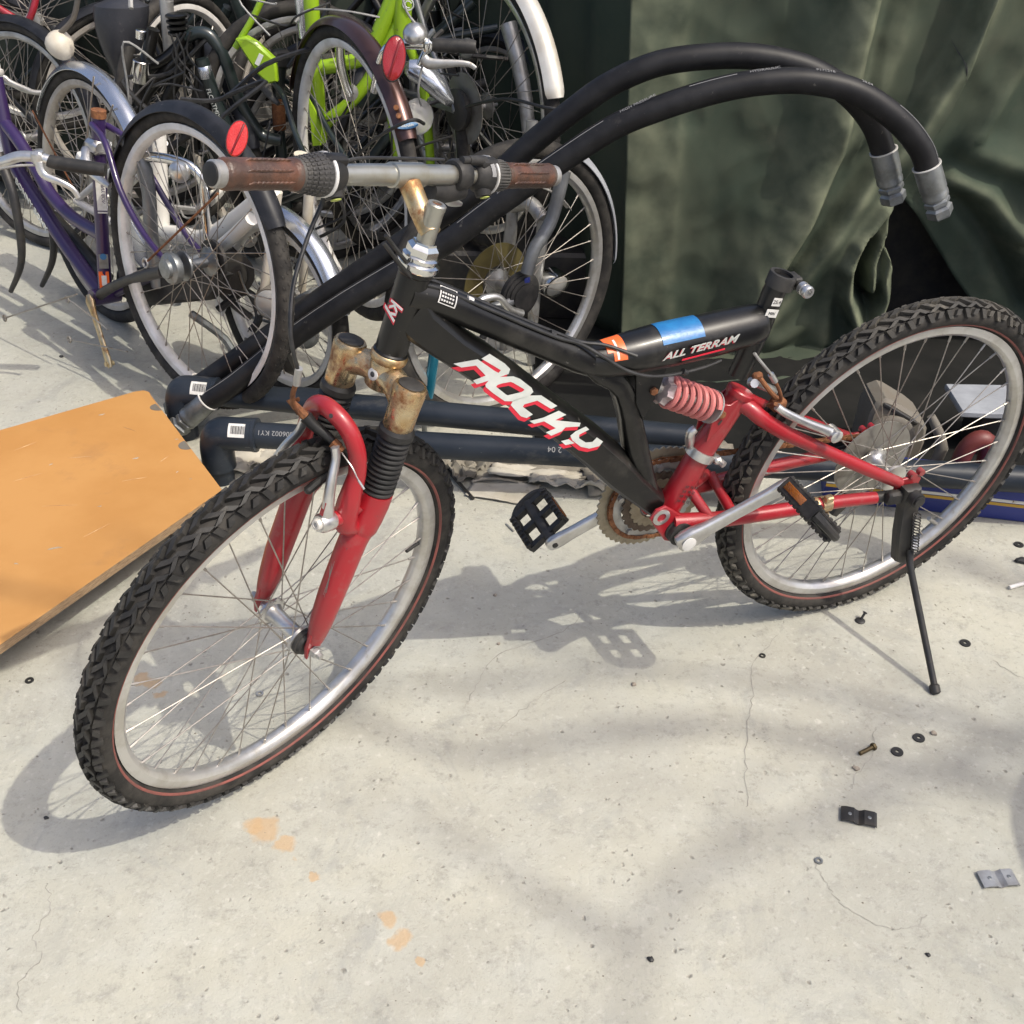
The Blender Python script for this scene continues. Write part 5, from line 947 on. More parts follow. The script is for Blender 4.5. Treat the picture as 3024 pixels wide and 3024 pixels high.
# handlebar end with bell, grip, lever
o=thing('handlebar','handlebar end with silver dome bell, black grip and brake lever beside the dark red reflector','handlebar',T((-.2,2.55,.5))); Mi=T((.2,-2.55,-.5))
q=MB(); q.tube([(-.33,2.60,.70),(-.30,2.56,.79),(-.26,2.55,.811),(-.19,2.55,.811),(-.10,2.55,.809)],.0112,14,k=4); part('bar',q,'chrome',o,Mi)
q=MB(); q.tube([(-.192,2.55,.811),(-.185,2.55,.811),(-.108,2.55,.8095),(-.098,2.55,.809)],[.0135,.0152,.0152,.0130],16); part('grip',q,'dark_plastic',o,Mi)
q=MB(); q.lathe((-.228,2.535,.836),(-.05,-.45,.8),[(-.018,.012),(-.010,.022),(-.004,.0265),(.004,.0265),(.012,.0225),(.019,.013),(.021,.010)],26); bl=part('bell',q,'alloy',o,Mi); q=MB(); q.lathe((-.2295,2.5255,.853),(-.05,-.45,.8),[(0,.0105),(.0012,.0095)],18); part('bell_top',q,'dull_alloy',bl); q=MB(); q.tube([(-.205,2.54,.825),(-.192,2.54,.838),(-.188,2.54,.845)],[.004,.006,.004],8); part('striker',q,'zinc',bl)
q=MB(); q.box((-.203,2.545,.812),(.022,.034,.030),ch=.005); q.tube([(-.203,2.54,.806),(-.214,2.535,.787),(-.222,2.535,.772)],[.010,.008,.006],10); part('lever_bracket',q,'chrome',o,Mi)
q=MB(); q.tube([(-.212,2.53,.790),(-.200,2.528,.778),(-.173,2.525,.778),(-.140,2.525,.780),(-.112,2.525,.778),(-.098,2.525,.770)],[.010,.013,.010,.0075,.006,.005],12,k=4,asp=.6,hint=(0,1,0)); part('brake_lever',q,'dull_alloy',o,Mi)
q=MB(); q.tube([(-.262,2.545,.95),(-.245,2.54,.88),(-.212,2.535,.84),(-.205,2.53,.80)],.0026,8,k=4); q.tube([(-.214,2.53,.772),(-.225,2.53,.72),(-.222,2.56,.68)],.0026,8,k=4); part('brake_cable',q,'cable_grey',o,Mi)
o=thing('headlamp','silver pointed bicycle headlamp under the brake lever','lamp',T((-.20,2.62,.60))); Mi=T((.20,-2.62,-.60))
q=MB(); q.loft([[(x,2.62+math.cos(t)*w_,z+math.sin(t)*h_) for t in [2*math.pi*i/18 for i in range(18)]] for x,z,w_,h_ in ((-.262,.742,.006,.008),(-.250,.742,.026,.022),(-.225,.736,.034,.030),(-.195,.715,.034,.034),(-.170,.692,.028,.028),(-.152,.676,.010,.006))]); part('shell',q,'silver_fender',o,Mi)
q=MB(); q.lathe((-.235,2.60,.645),(.5,-.8,.2),[(-.02,.02),(-.01,.036),(.004,.040),(.010,.034),(.014,.01)],22); part('lens',q,'lens',o,Mi)

# black bicycles, saddle, and the dark ones deep in the heap
K=thing('city_bicycle','black bicycle with white lettering and silver band on its seat tube, behind the red reflector','bicycle',T((-.9,3.1,0)),GR); Ki=T((.9,-3.1,0))
def kt(name,pts,r,m='dark_green_paint',y=3.1,n=14,k=5): q=MB(); q.tube([(a,y,b) for a,b in pts],r,n,k=k if len(pts)>2 else 0); return part(name,q,m,K,Ki)
kt('main_tube',[(-.885,.700),(-.857,.712),(-.828,.710),(-.808,.690),(-.790,.653),(-.775,.586),(-.759,.529),(-.729,.471),(-.708,.446),(-.660,.436)],.0165)
kt('seat_tube',[(-.842,.655),(-.826,.574),(-.801,.481),(-.78,.40)],.0175,y=3.07)
q=MB(); q.lathe((-.839,3.07,.637),(.12,0,-1),[(0,.0178),(.001,.0186),(.030,.0186),(.031,.0178)],18); part('band',q,'silver_fender',K,Ki)
text('lettering','FLOATMIX',.0165,'decal_white',K,Ki@V((-.832,3.0515,.583)),(.24,0,-1),(1,0,.24),'LEFT',.0003)
for pts,r_ in (([(-.884,.710),(-.916,.671),(-.971,.632),(-1.02,.625)],.016),([(-.975,.715),(-1.000,.651),(-1.025,.604),(-1.045,.52)],.017),([(-.878,.684),(-.948,.617),(-1.016,.559),(-1.06,.50)],.018),([(-.895,.636),(-.943,.572),(-.99,.50)],.016),([(-.86,.70),(-.87,.60),(-.90,.50),(-.91,.40)],.014)): kt('frame_tube',pts,r_,'black_paint',3.12+.02*random.random())
kt('seat_post',[(-.948,.80),(-.953,.759),(-.962,.640)],[.0185,.0185,.0185],'dull_alloy',3.2); q=MB(); q.lathe((-.9480,3.2,.80),(.1,0,1),[(-.03,.0185),(-.01,.014),(0,.006)],14); part('post_tip',q,'dull_alloy',K,Ki)
q=MB(); q.lathe((-1.019,3.08,.590),(.25,0,1),[(0,.0225),(.002,.0235),(.055,.0235),(.057,.0215)],18); part('clamp_band',q,'chrome',K,Ki); q=MB(); q.lathe((-.998,3.08,.70),(.2,0,1),[(0,.014),(.02,.014),(.022,.012)],14); part('clamp_band',q,'chrome',K,Ki)
q=MB()
for i in range(4): q.lathe((-.902,3.1,.705+i*.014),(0,0,1),[(0,.022),(.004,.028),(.009,.028),(.012,.022)],20)
part('headset',q,'black_paint',K,Ki)
for i in range(5): kt('brake_cable',[(-.905+.01*i,.72),(-.90+.02*math.sin(i*2),.66),(-.92+.025*i,.58),(-.93+.04*i,.47)],.0028,'cable_black',3.04+.01*i,8)
kw=wheel(K,Ki@T((-.72,3.80,.34))@Matrix.Rotation(R(55),4,'Z'),rimmat='old_rim'); kw=wheel(K,Ki@T((-1.0,3.42,.42))@Matrix.Rotation(R(70),4,'Z'),rimmat='white_rim')
rc_=random.Random(11)
for i in range(34):
    x=rc_.uniform(-1.02,-.12); y=rc_.uniform(2.80,3.12); z=rc_.uniform(.22,.86); P_=[V((x,y,z))]
    for k in range(3): P_.append(P_[-1]+V((rc_.uniform(-.13,.13),rc_.uniform(-.05,.05),rc_.uniform(-.15,.10))))
    q=MB(); q.tube(P_,rc_.choice((.0026,.0028,.0032,.006)),6,k=5); part('brake_cable' if i%4 else 'frame_tube',q,rc_.choice(('cable_black','cable_black','cable_black','dark_steel','cable_grey')),K,Ki)
for i in range(10):
    x=rc_.uniform(-1.0,-.2); z=rc_.uniform(.25,.75); a_=rc_.uniform(-.5,.5); q=MB(); q.tube([(x-.16*math.cos(a_),3.15,z-.16*math.sin(a_)-.1),(x+.16*math.cos(a_),3.18,z+.18*math.sin(a_)+.1)],rc_.uniform(.010,.017),10); part('frame_tube',q,rc_.choice(('black_paint','dark_steel','dark_green_paint')),K,Ki)
o=thing('bicycle_parts','dark greasy derailleur, sprockets and cables lying behind the purple bicycle wheel','part',T((-.62,2.52,0)))
for k in range(9):
    P_=[V((rc_.uniform(-.14,.16),rc_.uniform(-.05,.05),rc_.uniform(.02,.34)))]
    for j in range(3): P_.append(P_[-1]+V((rc_.uniform(-.10,.10),rc_.uniform(-.04,.04),rc_.uniform(-.06,.08))))
    for p_ in P_: p_.z=max(.012,p_.z)
    q=MB(); q.tube(P_,rc_.choice((.003,.004,.007,.010)),7,k=4); part('cable' if k%3 else 'rod',q,rc_.choice(('cable_black','dark_steel','dull_spoke','zinc')),o)
for k,(x,z,r_) in enumerate(((-.06,.30,.052),(.03,.24,.040),(.10,.14,.034))):
    q=MB(); q.lathe((x,-.03,z),(.2,-1,.1),[(0,r_),(.004,r_),(.006,r_*.7),(.018,r_*.66),(.02,r_*.2)],22); part('sprocket',q,('dark_steel','ring_dark','zinc')[k],o)
q=MB(); q.box((.02,.0,.07),(.05,.04,.14),ux=(.9,0,.3),ch=.006); part('bracket',q,'dark_steel',o)
# black saddle standing on its nose
o=thing('bicycle_saddle','wide black vinyl bicycle saddle turned up beside the silver mudguard','saddle',T((-1.13,3.25,.55)))
q=MB(); rings=[]
for i in range(13):
    t=i/12; z=-.02+.24*t; w_=.022+.075*math.sin(min(1,t*1.15)*math.pi/2)**1.5*(1 if t<.9 else 1-.5*((t-.9)/.1)**2); d_=.030+.02*t; x0=.01+.035*t
    if i==12: w_*=.55; d_*=.5
    rings.append([(x0+w_*math.cos(a)*.78,-d_*math.sin(a)*(1 if math.sin(a)>0 else .6)-.02*math.sin(t*3),z) for a in [2*math.pi*k/24 for k in range(24)]])
q.loft(rings); part('cover',q,'saddle_vinyl',o)
q=MB(); q.tube([(.0,-.015,.10),(.05,-.055,.085),(.11,-.03,.07)],.004,8,k=4); part('piping',q,'cable_black',o)
q=MB(); q.prism([(-.065,-.03),(.035,-.03),(.045,-.10),(.0,-.15),(-.06,-.10)],(.02,.02,.0),(1,0,0),(0,0,1),.05,.012); part('skirt',q,'saddle_vinyl',o)
def city(label,x,y,h,fm,lean=.05,steer=.3,rimmat='old_rim',fend='black_fender',basket=False):
    b=Bk(label,(x,y,.335),h,lean,1,GR)
    b.w(0,0,rimmat=rimmat); b.w(1.06,0,steer=steer,rimmat=rimmat); b.fender(0,0,.346,R(10),R(165),fend)
    b.t('seat_tube',[(.37,0,.36),(.43,0,-.07)],.016,fm); b.t('down_tube',[(.43,0,-.07),(.62,0,.05),(.84,0,.32)],.0175,fm); b.t('top_tube',[(.40,0,.12),(.58,0,.16),(.86,0,.42)],.0150,fm); b.t('head_tube',[(.88,0,.28),(.83,0,.48)],.019,fm)
    for sy in (1,-1):
        b.t('seat_stay',[(.38,sy*.02,.28),(0,sy*.06,0)],.0085,fm); b.t('chain_stay',[(.43,sy*.03,-.07),(0,sy*.06,0)],.010,fm); b.t('fork_blade',[(.885,sy*.03,.27),(.97,sy*.055,.09),(1.06,sy*.06,0)],[.013,.011,.008],fm)
    b.t('stem',[(.83,0,.48),(.80,0,.62)],.0115,'chrome'); b.t('handlebar',[(.62,.26,.62),(.74,.24,.63),(.82,.10,.63),(.82,-.10,.63),(.74,-.24,.63),(.62,-.26,.62)],.011,'chrome')
    for sy in (1,-1): b.t('grip',[(.68,sy*.252,.625),(.56,sy*.268,.615)],.0150,'dark_plastic'); b.t('brake_lever',[(.74,sy*.22,.60),(.66,sy*.23,.585),(.58,sy*.25,.575)],.006,'alloy')
    b.t('seat_post',[(.37,0,.36),(.35,0,.47)],.0128,'chrome')
    q=MB(); q.loft([[(.27+.26*t,w_*math.cos(a),.50+.02*math.sin(a)*1.5) for a in [2*math.pi*k/16 for k in range(16)]] for t,w_ in ((0,.03),(.06,.085),(.25,.10),(.5,.06),(.8,.025),(1,.015))]); b.p('saddle',q,'saddle_vinyl')
    q=MB(); q.lathe((.43,-.05,-.07),(0,1,0),[(-.003,.02),(-.003,.088),(.003,.088),(.003,.02)],26,cap=False,closed=True); b.p('chainring',q,'dull_alloy')
    crankarm(b,(.43,-.07),(.50,-.22),.05,'dull_alloy'); crankarm(b,(.43,-.07),(.36,.08),-.07,'dull_alloy')
    return b
city('black city bicycle deep in the heap, left of the green seat tube',-1.25,3.75,.35,'black_paint',.06,.4)
city('black city bicycle deep in the heap, behind the lime green one',-.62,3.62,-.25,'black_paint',-.05,-.5,'rim_alloy')
city('dark green city bicycle deep in the heap, behind the grey one',-.55,3.30,.55,'dark_green_paint',.10,.2,'rim_alloy')
city('dark grey city bicycle at the very back of the heap',-1.9,4.45,.12,'dark_steel',.04,.3)
for i_,(x,y,h,m_,ln,st_,lab) in enumerate(((-1.50,3.42,2.6,'black_paint',.12,.5,'black bicycle leaning behind the white one, near the wide black saddle'),(-.90,3.35,2.15,'black_paint',-.10,-.3,'black bicycle wedged between the white and the brown bicycles'),(-.35,3.42,.95,'dark_steel',.15,.6,'dark grey bicycle wedged behind the wheel of the grey one'),(-.15,3.6,-.4,'black_paint',-.2,.2,'black bicycle standing in front of the dark canvas'),(-1.75,3.9,-.15,'dark_green_paint',.08,-.4,'dark green bicycle behind the red one'),(-1.0,4.1,-.2,'black_paint',.05,.3,'black bicycle in the second row from the back'),(-.80,4.25,2.6,'dark_steel',.06,.2,'dark grey bicycle right behind the purple one'),(-.02,3.40,2.2,'black_paint',-.12,.3,'black bicycle between the brown and the silver-grey bicycles'))):
    city(lab,x,y,h,m_,ln,st_,'old_rim' if i_%2 else 'dull_alloy')
# red bicycle and the stack of bare wheels in the far corner
Rb=thing('city_bicycle','red bicycle at the top left corner, thin red tubes meeting at a hub','bicycle',T((-1.54,3.72,0)),GR); Ri_=T((1.54,-3.72,0))
for nm,pts,r_ in (('seat_stay',[(-1.75,3.70,.735),(-1.66,3.68,.682),(-1.583,3.67,.634),(-1.545,3.67,.610)],.0105),('fork_blade',[(-1.478,3.70,.75),(-1.500,3.68,.674),(-1.520,3.67,.633),(-1.540,3.67,.608)],.0105),('chain_stay',[(-1.80,3.69,.56),(-1.640,3.67,.580),(-1.553,3.67,.594)],.0165)): q=MB(); q.tube(pts,r_,12,k=4); part(nm,q,'red_frame',Rb,Ri_)
wheel(Rb,Ri_@T((-1.54,3.74,.608))@Matrix.Rotation(R(12),4,'Z')@Matrix.Rotation(R(-8),4,'X'),rimmat='rim_alloy',spm='spoke_steel',rad=.0016)
q=MB(); q.box((-1.52,3.66,.585),(.06,.02,.05),ch=.006); part('fender_plate',q,'machine_beige',Rb,Ri_)
for i in range(7):
    M_=T((-1.80+.12*math.sin(i*2.1),4.15+.10*math.cos(i*1.7),.04+.052*i))@Matrix.Rotation(R(90+3*math.sin(i*3.)),4,'X')@Matrix.Rotation(i*.7,4,'Y')
    o=thing('loose_wheel',('lowest','second lowest','third lowest','middle','third from top','second from top','topmost')[i]+' silver bicycle wheel in the stack of wheels lying flat at far left','wheel',M_,'loose wheels stacked flat at the far left')
    h_=wheel(o,I4,rimmat='rim_alloy',spm='spoke_steel',rad=.0016,yl=.03,yr=-.03); 
q=MB(); q.tube([(-1.60,3.30,.56),(-1.493,3.30,.545),(-1.467,3.30,.528),(-1.430,3.30,.511),(-1.397,3.30,.500),(-1.33,3.32,.50)],.0075,10,k=5); q.tube([(-1.60,3.31,.54),(-1.49,3.31,.525),(-1.43,3.31,.50),(-1.35,3.32,.488)],.0055,10,k=5)
single('bent_tube','' or q,'dull_alloy','pair of thin bent grey rods beside the silver mudguard','rod')

# ------------------------------------------------------------------ green canvas over the pile on the right
from mathutils import noise as mn
def poly_at(P,v):
    n=len(P)-1; t=min(max(v*n,0),n-1e-6); i=int(t); a,b=V(P[i]),V(P[i+1]); return a.lerp(b,t-i)
def resample(P,m=60):
    P=smooth([V((*p,0)) for p in P],6); L=[0]
    for a,b in zip(P,P[1:]): L.append(L[-1]+(b-a).length)
    out=[];j=0
    for i in range(m+1):
        s=L[-1]*i/m
        while j<len(L)-2 and L[j+1]<s: j+=1
        t=(s-L[j])/(L[j+1]-L[j]+1e-9); q=P[j].lerp(P[j+1],t); out.append((q.x,q.y))
    return out
def dline(x,z,P):
    best=9
    p=V((x,z))
    for a,b in zip(P,P[1:]):
        a=V(a);b=V(b); d=b-a; t=max(0,min(1,(p-a).dot(d)/d.dot(d))); best=min(best,(p-(a+d*t)).length)
    return best
RIDGES=[  # polyline in x,z on the canvas front; width on its left and right side, height towards the viewer, fading and painted light along the crest
 ([(.20,1.3),(.225,.75),(.25,.35),(.27,.0)],.02,.085,.030,.0),([(.325,1.3),(.345,.75),(.365,.35),(.385,.0)],.060,.03,.012,.55),([(.70,1.3),(.718,.93),(.700,.62),(.655,.46),(.60,.32),(.565,.18)],.075,.022,.085,1.),([(.80,1.3),(.80,.84),(.765,.66)],.05,.03,.02,.5),
 ([(1.03,1.3),(.968,.95),(.955,.87),(.90,.74),(.86,.66),(.80,.58),(.74,.46),(.67,.34),(.60,.20)],.020,.070,.080,.8),([(.835,.50),(.785,.42),(.775,.36),(.79,.28),(.83,.20),(.835,.13)],.016,.020,.065,1.),([(.875,.49),(.845,.43),(.835,.36),(.845,.30)],.014,.012,.055,.9),([(.89,.46),(.868,.40),(.868,.33),(.885,.27),(.875,.20)],.012,.025,.065,1.),
 ([(.81,.43),(.803,.36),(.82,.29),(.855,.25)],.012,.012,-.055,.0),([(.76,.36),(.75,.25),(.76,.15)],.03,.02,.025,.4),([(.70,.20),(.60,.13),(.45,.10),(.33,.07)],.03,.03,.02,.3),([(1.14,1.3),(1.11,.9),(1.02,.66)],.05,.02,.04,.3),([(1.37,1.3),(1.30,.80),(1.23,.60),(1.19,.45)],.05,.03,.06,.35),([(.98,.56),(1.08,.52),(1.16,.44),(1.30,.26),(1.36,.15)],.03,.02,.045,.6),([(1.02,.62),(1.14,.585),(1.26,.57),(1.45,.50)],.032,.032,.035,.3),([(1.02,.50),(1.12,.40),(1.24,.24)],.02,.02,-.03,.0)]
def side(x,z,P):
    best=9;sg=1;p=V((x,z))
    for a,b in zip(P,P[1:]):
        a=V(a);b=V(b); d=b-a; t=max(0,min(1,(p-a).dot(d)/d.dot(d))); e=p-(a+d*t)
        if e.length<best: best=e.length; sg=1 if (d.x*e.y-d.y*e.x)>0 else -1
    return best*sg          # + on the right-hand side of a line running downwards
FADE_LIGHT={}
def canvas_y(x,z):
    y=2.50; wear=0
    for P,wl,wr_,h,a in RIDGES:
        d=side(x,z,P); w=wr_ if d>0 else wl; g=math.exp(-(d/w)**2); y-=h*g
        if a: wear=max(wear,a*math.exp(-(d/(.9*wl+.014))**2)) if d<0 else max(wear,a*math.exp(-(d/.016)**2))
    y+=.022*mn.noise(V((x*3.1,z*2.2,1.7)))+.011*mn.noise(V((x*9,z*6,4.2)))+.005*mn.noise(V((x*22,z*15,4.2)))+.012*abs(mn.noise(V((x*6+z*4,z*5-x*3,7))))+.007*abs(mn.noise(V((x*13-z*9,z*8+x*5,2))))
    if x<.36: wear=max(wear,.62*min(1,max(0,(.352-x+.01*mn.noise(V((z*5,2,1))))/.02))*(.75+.4*mn.noise(V((x*7,z*4,3)))))  # left strip painted paler: faded cloth and light on its flat
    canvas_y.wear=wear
    return y
KC=1.10
def cpt(x,z,yo=0.):
    y=canvas_y(x,z)+.25+yo; x*=KC; z=1.3573-(1.3573-z)*KC
    if z<.012: e=.012-z; z=.004+.008*math.exp(-e*60)+.004*abs(mn.noise(V((x*9,e*30,1)))); y-=1.95*e
    p=(x,y,z); WL.append(canvas_y.wear); return p
WL=[]
def put_fade_light(o):
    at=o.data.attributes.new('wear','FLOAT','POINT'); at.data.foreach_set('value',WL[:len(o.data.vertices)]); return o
def canvas(PL,PR,nu,nv,topz=1.34,yo=0.):
    L_=resample(PL,nv); R_=resample(PR,nv); q=MB(); WL.clear()
    def fn(u,v):
        j=min(int(round(v*nv)),nv); a=L_[j]; b=R_[j]; x=a[0]+(b[0]-a[0])*u; z=a[1]+(b[1]-a[1])*u; return cpt(x,z,yo)
    q.quadgrid(fn,nu,nv); return q
def solid(o,t=.0025,sub=0):
    m=o.modifiers.new('thickness','SOLIDIFY'); m.thickness=t; m.offset=0; return o
tp=thing('canvas_tarp','faded green canvas sheet draped over the pile on the right, gathered into folds','tarp',T((.8,2.55,0))); Ti=T((-.8,-2.55,0))
q=canvas([(.215,1.34),(.225,.92),(.245,.49),(.262,.12),(.272,.0)],[(1.06,1.34),(.965,.95),(.935,.74),(.885,.60),(.862,.53),(.850,.43),(.888,.32),(.872,.20),(.800,.075)],150,150); solid(put_fade_light(part('front_panel',q,'canvas_green',tp,Ti,80)))
q=canvas([(1.00,1.34),(.915,.95),(.890,.74),(.850,.60),(.868,.53),(.935,.46),(1.01,.37),(1.10,.265),(1.28,.105)],[(2.3,1.34),(2.3,.95),(2.3,.74),(2.3,.60),(2.3,.53),(2.3,.46),(2.3,.37),(2.3,.265),(2.3,.105)],110,110,yo=.022); solid(put_fade_light(part('side_panel',q,'canvas_green',tp,Ti,80)))
q=MB(); q.quadgrid(lambda u,v:((.215+2.085*u)*KC,canvas_y(.215+2.085*u,1.34)+.25+(4.3-2.75)*v,1.338+.10*math.sin(v*3)*math.sin(u*3)+(.02*mn.noise(V((u*6,v*5,0))) if v>0 else 0)),60,30); solid(part('top_panel',q,'canvas_green',tp,Ti,80))
q=MB(); q.quadgrid(lambda u,v:(.238+.05*v-.42*u+.03*math.sin(u*11+v*2)*u+.012*math.sin(u*29),2.747+.85*u,1.338-1.33*v),60,30); solid(part('end_panel',q,'canvas_green',tp,Ti,80))
q=MB(); 
for i in range(3): q.tube([*[V(cpt(x_,z_,-.0025)) for x_,z_ in ((.91+.010*i,.852-.015*i),(.922+.006*i,.83-.012*i),(.932+.005*i,.805-.012*i))]],[.0004,.0012,.0004],4,k=3)
part('stitch',q,'print_black',tp,Ti)
# darker canvas further back, drawn out leftward in place of the deep shade
o=thing('canvas_tarp','dark green canvas behind the heap of bicycles, extended to fill in its deep shade','tarp',T((-.2,3.9,0))); 
q=MB(); q.quadgrid(lambda u,v:(-2.9+3.35*u,.10*math.sin(u*9+.8*v)+.75*max(0,.62-u)+.03*math.sin(u*31+v*3)+.03*mn.noise(V((u*7,v*5,9))),1.36*(1-v)),60,24); solid(part('sheet',q,'canvas_dark',o,None,80))
# ------------------------------------------------------------------ things in the dark under the canvas
single('machine_crate',MB().box((1.35,3.35,.55),(1.9,.9,1.1),ch=.02),'dark_steel','dark crate deep under the canvas','crate')
o=thing('machine_casing','rounded beige machine casing on the added dark sheet behind the rear wheel','machine',T((.868,2.21,0)))
q=MB(); q.prism([(-.072,.0),(.062,.0),(.069,.045),(.066,.085),(.055,.103),(.030,.122),(-.028,.156),(-.042,.160),(-.062,.150),(-.070,.12)],(0,0,.012),(1,0,0),(0,0,1),.10,.008); part('casing',q,'machine_beige',o)
q=MB(); q.lathe((-.020,-.052,.076),(0,-1,0),[(0,.058),(.010,.058),(.014,.052),(.014,.034),(.004,.030),(.004,.008)],30); part('drum',q,'machine_beige',o)
q=MB(); q.box((-.005,-.052,.137),(.10,.006,.010),ux=(.87,0,-.5),ch=.002); part('strip',q,'dark_steel',o)
o=thing('stone_block','pale blue-grey stone slab on a dark stand under the canvas','slab',T((1.10,2.25,0)))
q=MB(); q.prism([(-.088,-.066),(-.02,-.070),(.15,-.068),(.16,.066),(-.086,.066)],(0,0,.124),(1,0,0),(0,1,0),.016,.003); part('slab',q,'stone_white',o); q=MB(); q.box((.02,.0,.060),(.10,.10,.112),ch=.006); part('stand',q,'dark_steel',o)
o=thing('engine_part','worn red machine part with two arms under the pale slab','machine',T((1.03,2.06,0)))
q=MB(); q.tube([(-.05,0,.02),(-.047,0,.10),(-.025,0,.132),(.0,0,.120),(.008,0,.04)],[.019,.020,.021,.020,.019],14,k=4); q.tube([(.025,-.01,.02),(.032,-.01,.10),(.048,-.02,.165)],.019,12,k=3); part('arm',q,'old_red',o)
q=MB(); q.tube([(-.10,.05,.0),(-.075,.05,.08),(-.11,.07,.15)],[.012,.014,.009],10,k=3); part('lever',q,'machine_beige',o)
o=thing('channel_bar','blue painted steel beam with white and yellow lines lying on the ground','beam',T((1.0,1.99,0))) ; d=V((1,-.175,0)).normalized(); nn=V((-d.y,d.x,0))
q=MB(); q.box((-.02+.25,.015-.044,.040),(1.10,.09,.080),ux=d,ch=.004); bb=part('beam',q,'blue_paint',o)
for z,m_,h_ in ((.050,'white_paint',.007),(.041,'yellow_line',.007)):
    q=MB(); q.box(V((.23,-.029,z))-nn*.0455,(1.098,.0012,h_),ux=d); part('line',q,m_,bb)
q=MB(); q.quadgrid(lambda u,v:(.05+1.95*u,2.135+.85*v+.02*math.sin(u*20),.004+.012*abs(mn.noise(V((u*9,v*6,2))))),60,24); o=part('shade_sheet',q,'shade_black',None,None,60); solid(o,.003); o['label']='added dark sheet painting the shade on the floor under the canvas'; o['category']='mat'  # dark sheet added in place of the shade on the floor
# crumpled papers and cardboard under the pipes
def sheet(label,c,sz,rot,curl,m,g='crumpled papers under the pipes',seed=0,z=.004):
    q=MB(); ca,sa=math.cos(rot),math.sin(rot)
    def fn(u,v):
        a=(u-.5)*sz[0]; b=(v-.5)*sz[1]; h=z+curl*abs(mn.noise(V((u*3+seed,v*2.5,seed*1.3))))+.4*curl*abs(mn.noise(V((u*7,v*6+seed,3))))
        return (a*ca-b*sa+.012*mn.noise(V((u*5,v*5,seed))),a*sa+b*ca,h)
    q.quadgrid(fn,16,10); o=part('paper_sheet',q,m,None,T((c[0],c[1],0)),30); solid(o,.0008); o['label']=label; o['category']='paper'; o['group']=g
sheet('flat pale folded sheet, front left of the papers under the pipe',(-.02,2.02),(.15,.085),-.25,.006,'paper',seed=1)
sheet('long cream sheet lying across the papers',(.06,2.075),(.22,.05),-.10,.02,'paper',seed=2,z=.010)
sheet('twisted white strip at the right end of the papers',(.12,2.035),(.17,.03),-.18,.03,'paper',seed=3,z=.012)
sheet('dark dirty sheet beneath the cream one',(.06,2.10),(.30,.10),.05,.022,'paper_dark',seed=4,z=.003)
sheet('grey crushed sheet next to the chainrings',(.26,2.06),(.20,.10),.12,.04,'paper_dark',seed=5,z=.004)
sheet('small crushed grey wad at the left end of the papers',(-.115,2.09),(.07,.08),.8,.045,'paper_dark',seed=6)
sheet('creased cardboard strip behind the dark pipe',(.10,2.17),(.34,.06),.0,.03,'paper',seed=7)
sheet('dirty cardboard sheet under the shock absorber',(.42,2.12),(.22,.14),.3,.05,'paper_dark',seed=8)
sheet('brown torn cardboard beside the foot of the front pipe',(-.60,2.13),(.16,.10),.6,.03,'paper',seed=9)
o=thing('chain_guard','rusty chain guard and crank lying behind the red swingarm','part',T((.40,2.02,0)))
q=MB(); q.box((0,0,.045),(.20,.03,.05),ux=(.98,-.1,.12),ch=.006); part('guard',q,'rust',o); q=MB(); q.lathe((-.05,-.02,.07),(0,-1,.1),[(0,.028),(.01,.030),(.012,.012)],16); q.box((-.06,-.01,.10),(.08,.02,.04),ux=(.9,0,.35),ch=.004); part('bracket',q,'machine_beige',o)
q=MB(); q.tube([(-.17,2.12,.02),(-.13,2.06,.008),(-.10,2.01,.006),(-.085,1.985,.004)],.004,7,k=4); single('wire_stem',q,'dark_steel','dark bent wire lying left of the papers','wire')
# ------------------------------------------------------------------ small things on the concrete
def washer(label,x,y,R0,Ri,m='washer_black'):
    q=MB(); q.lathe((0,0,.0006),(0,0,1),[(0,Ri),(0,R0),(.0012,R0*1.01),(.0020,R0*.97),(.0020,Ri)],24,cap=False,closed=True); single('washer',q,m,label,'washer',T((x,y,0)),'washers scattered on the concrete')
washer('small dark washer left of the front tyre',-.835,1.401,.0075,.003)
washer('small grey washer seen through the front wheel spokes',-.429,1.379,.0065,.0034,'dull_alloy')
washer('small washer near the kickstand shadow',.46,1.501,.0058,.003,'dark_steel')
washer('black washer right of the kickstand foot',.843,1.546,.0100,.0032)
washer('black washer with a brown pebble close beside it',.687,1.305,.0100,.0030)
washer('black washer nearest the brass bolt',.642,1.273,.0100,.0030)
washer('pale steel washer below the black bracket',.465,1.053,.0062,.0030,'zinc')
washer('black washer at the right edge near the blue beam',1.056,1.858,.010,.003)
q=MB(); q.lathe((0,0,.001),(0,0,1),[(0,.013),(.002,.013),(.004,.010),(.005,.003)],18); q.rod((0,0,.003),(.010,.008,.020),.0032,10); q.lathe((.010,.008,.020),(.4,.35,.8),[(0,.003),(.001,.006),(.004,.006),(.005,.003)],12); single('screw',q,'washer_black','black flat headed screw standing on its head by the rear tyre','screw',T((.663,1.604,0))@Matrix.Scale(.72,4))
q=MB(); q.rod((-.014,-.008,.004),(.010,.006,.0045),.0036,10); q.lathe((.010,.006,.0045),(.86,.5,0),[(0,.0065),(.005,.0065),(.006,.005)],6); single('bolt',q,'dark_brass' if 'dark_brass' in MATS else (mat('dark_brass',(.10,.075,.035),.5,.6,c2=(.06,.045,.025),s=60) and 'dark_brass'),'dark brass bolt lying left of the two black washers','bolt',T((.592,1.273,0)))
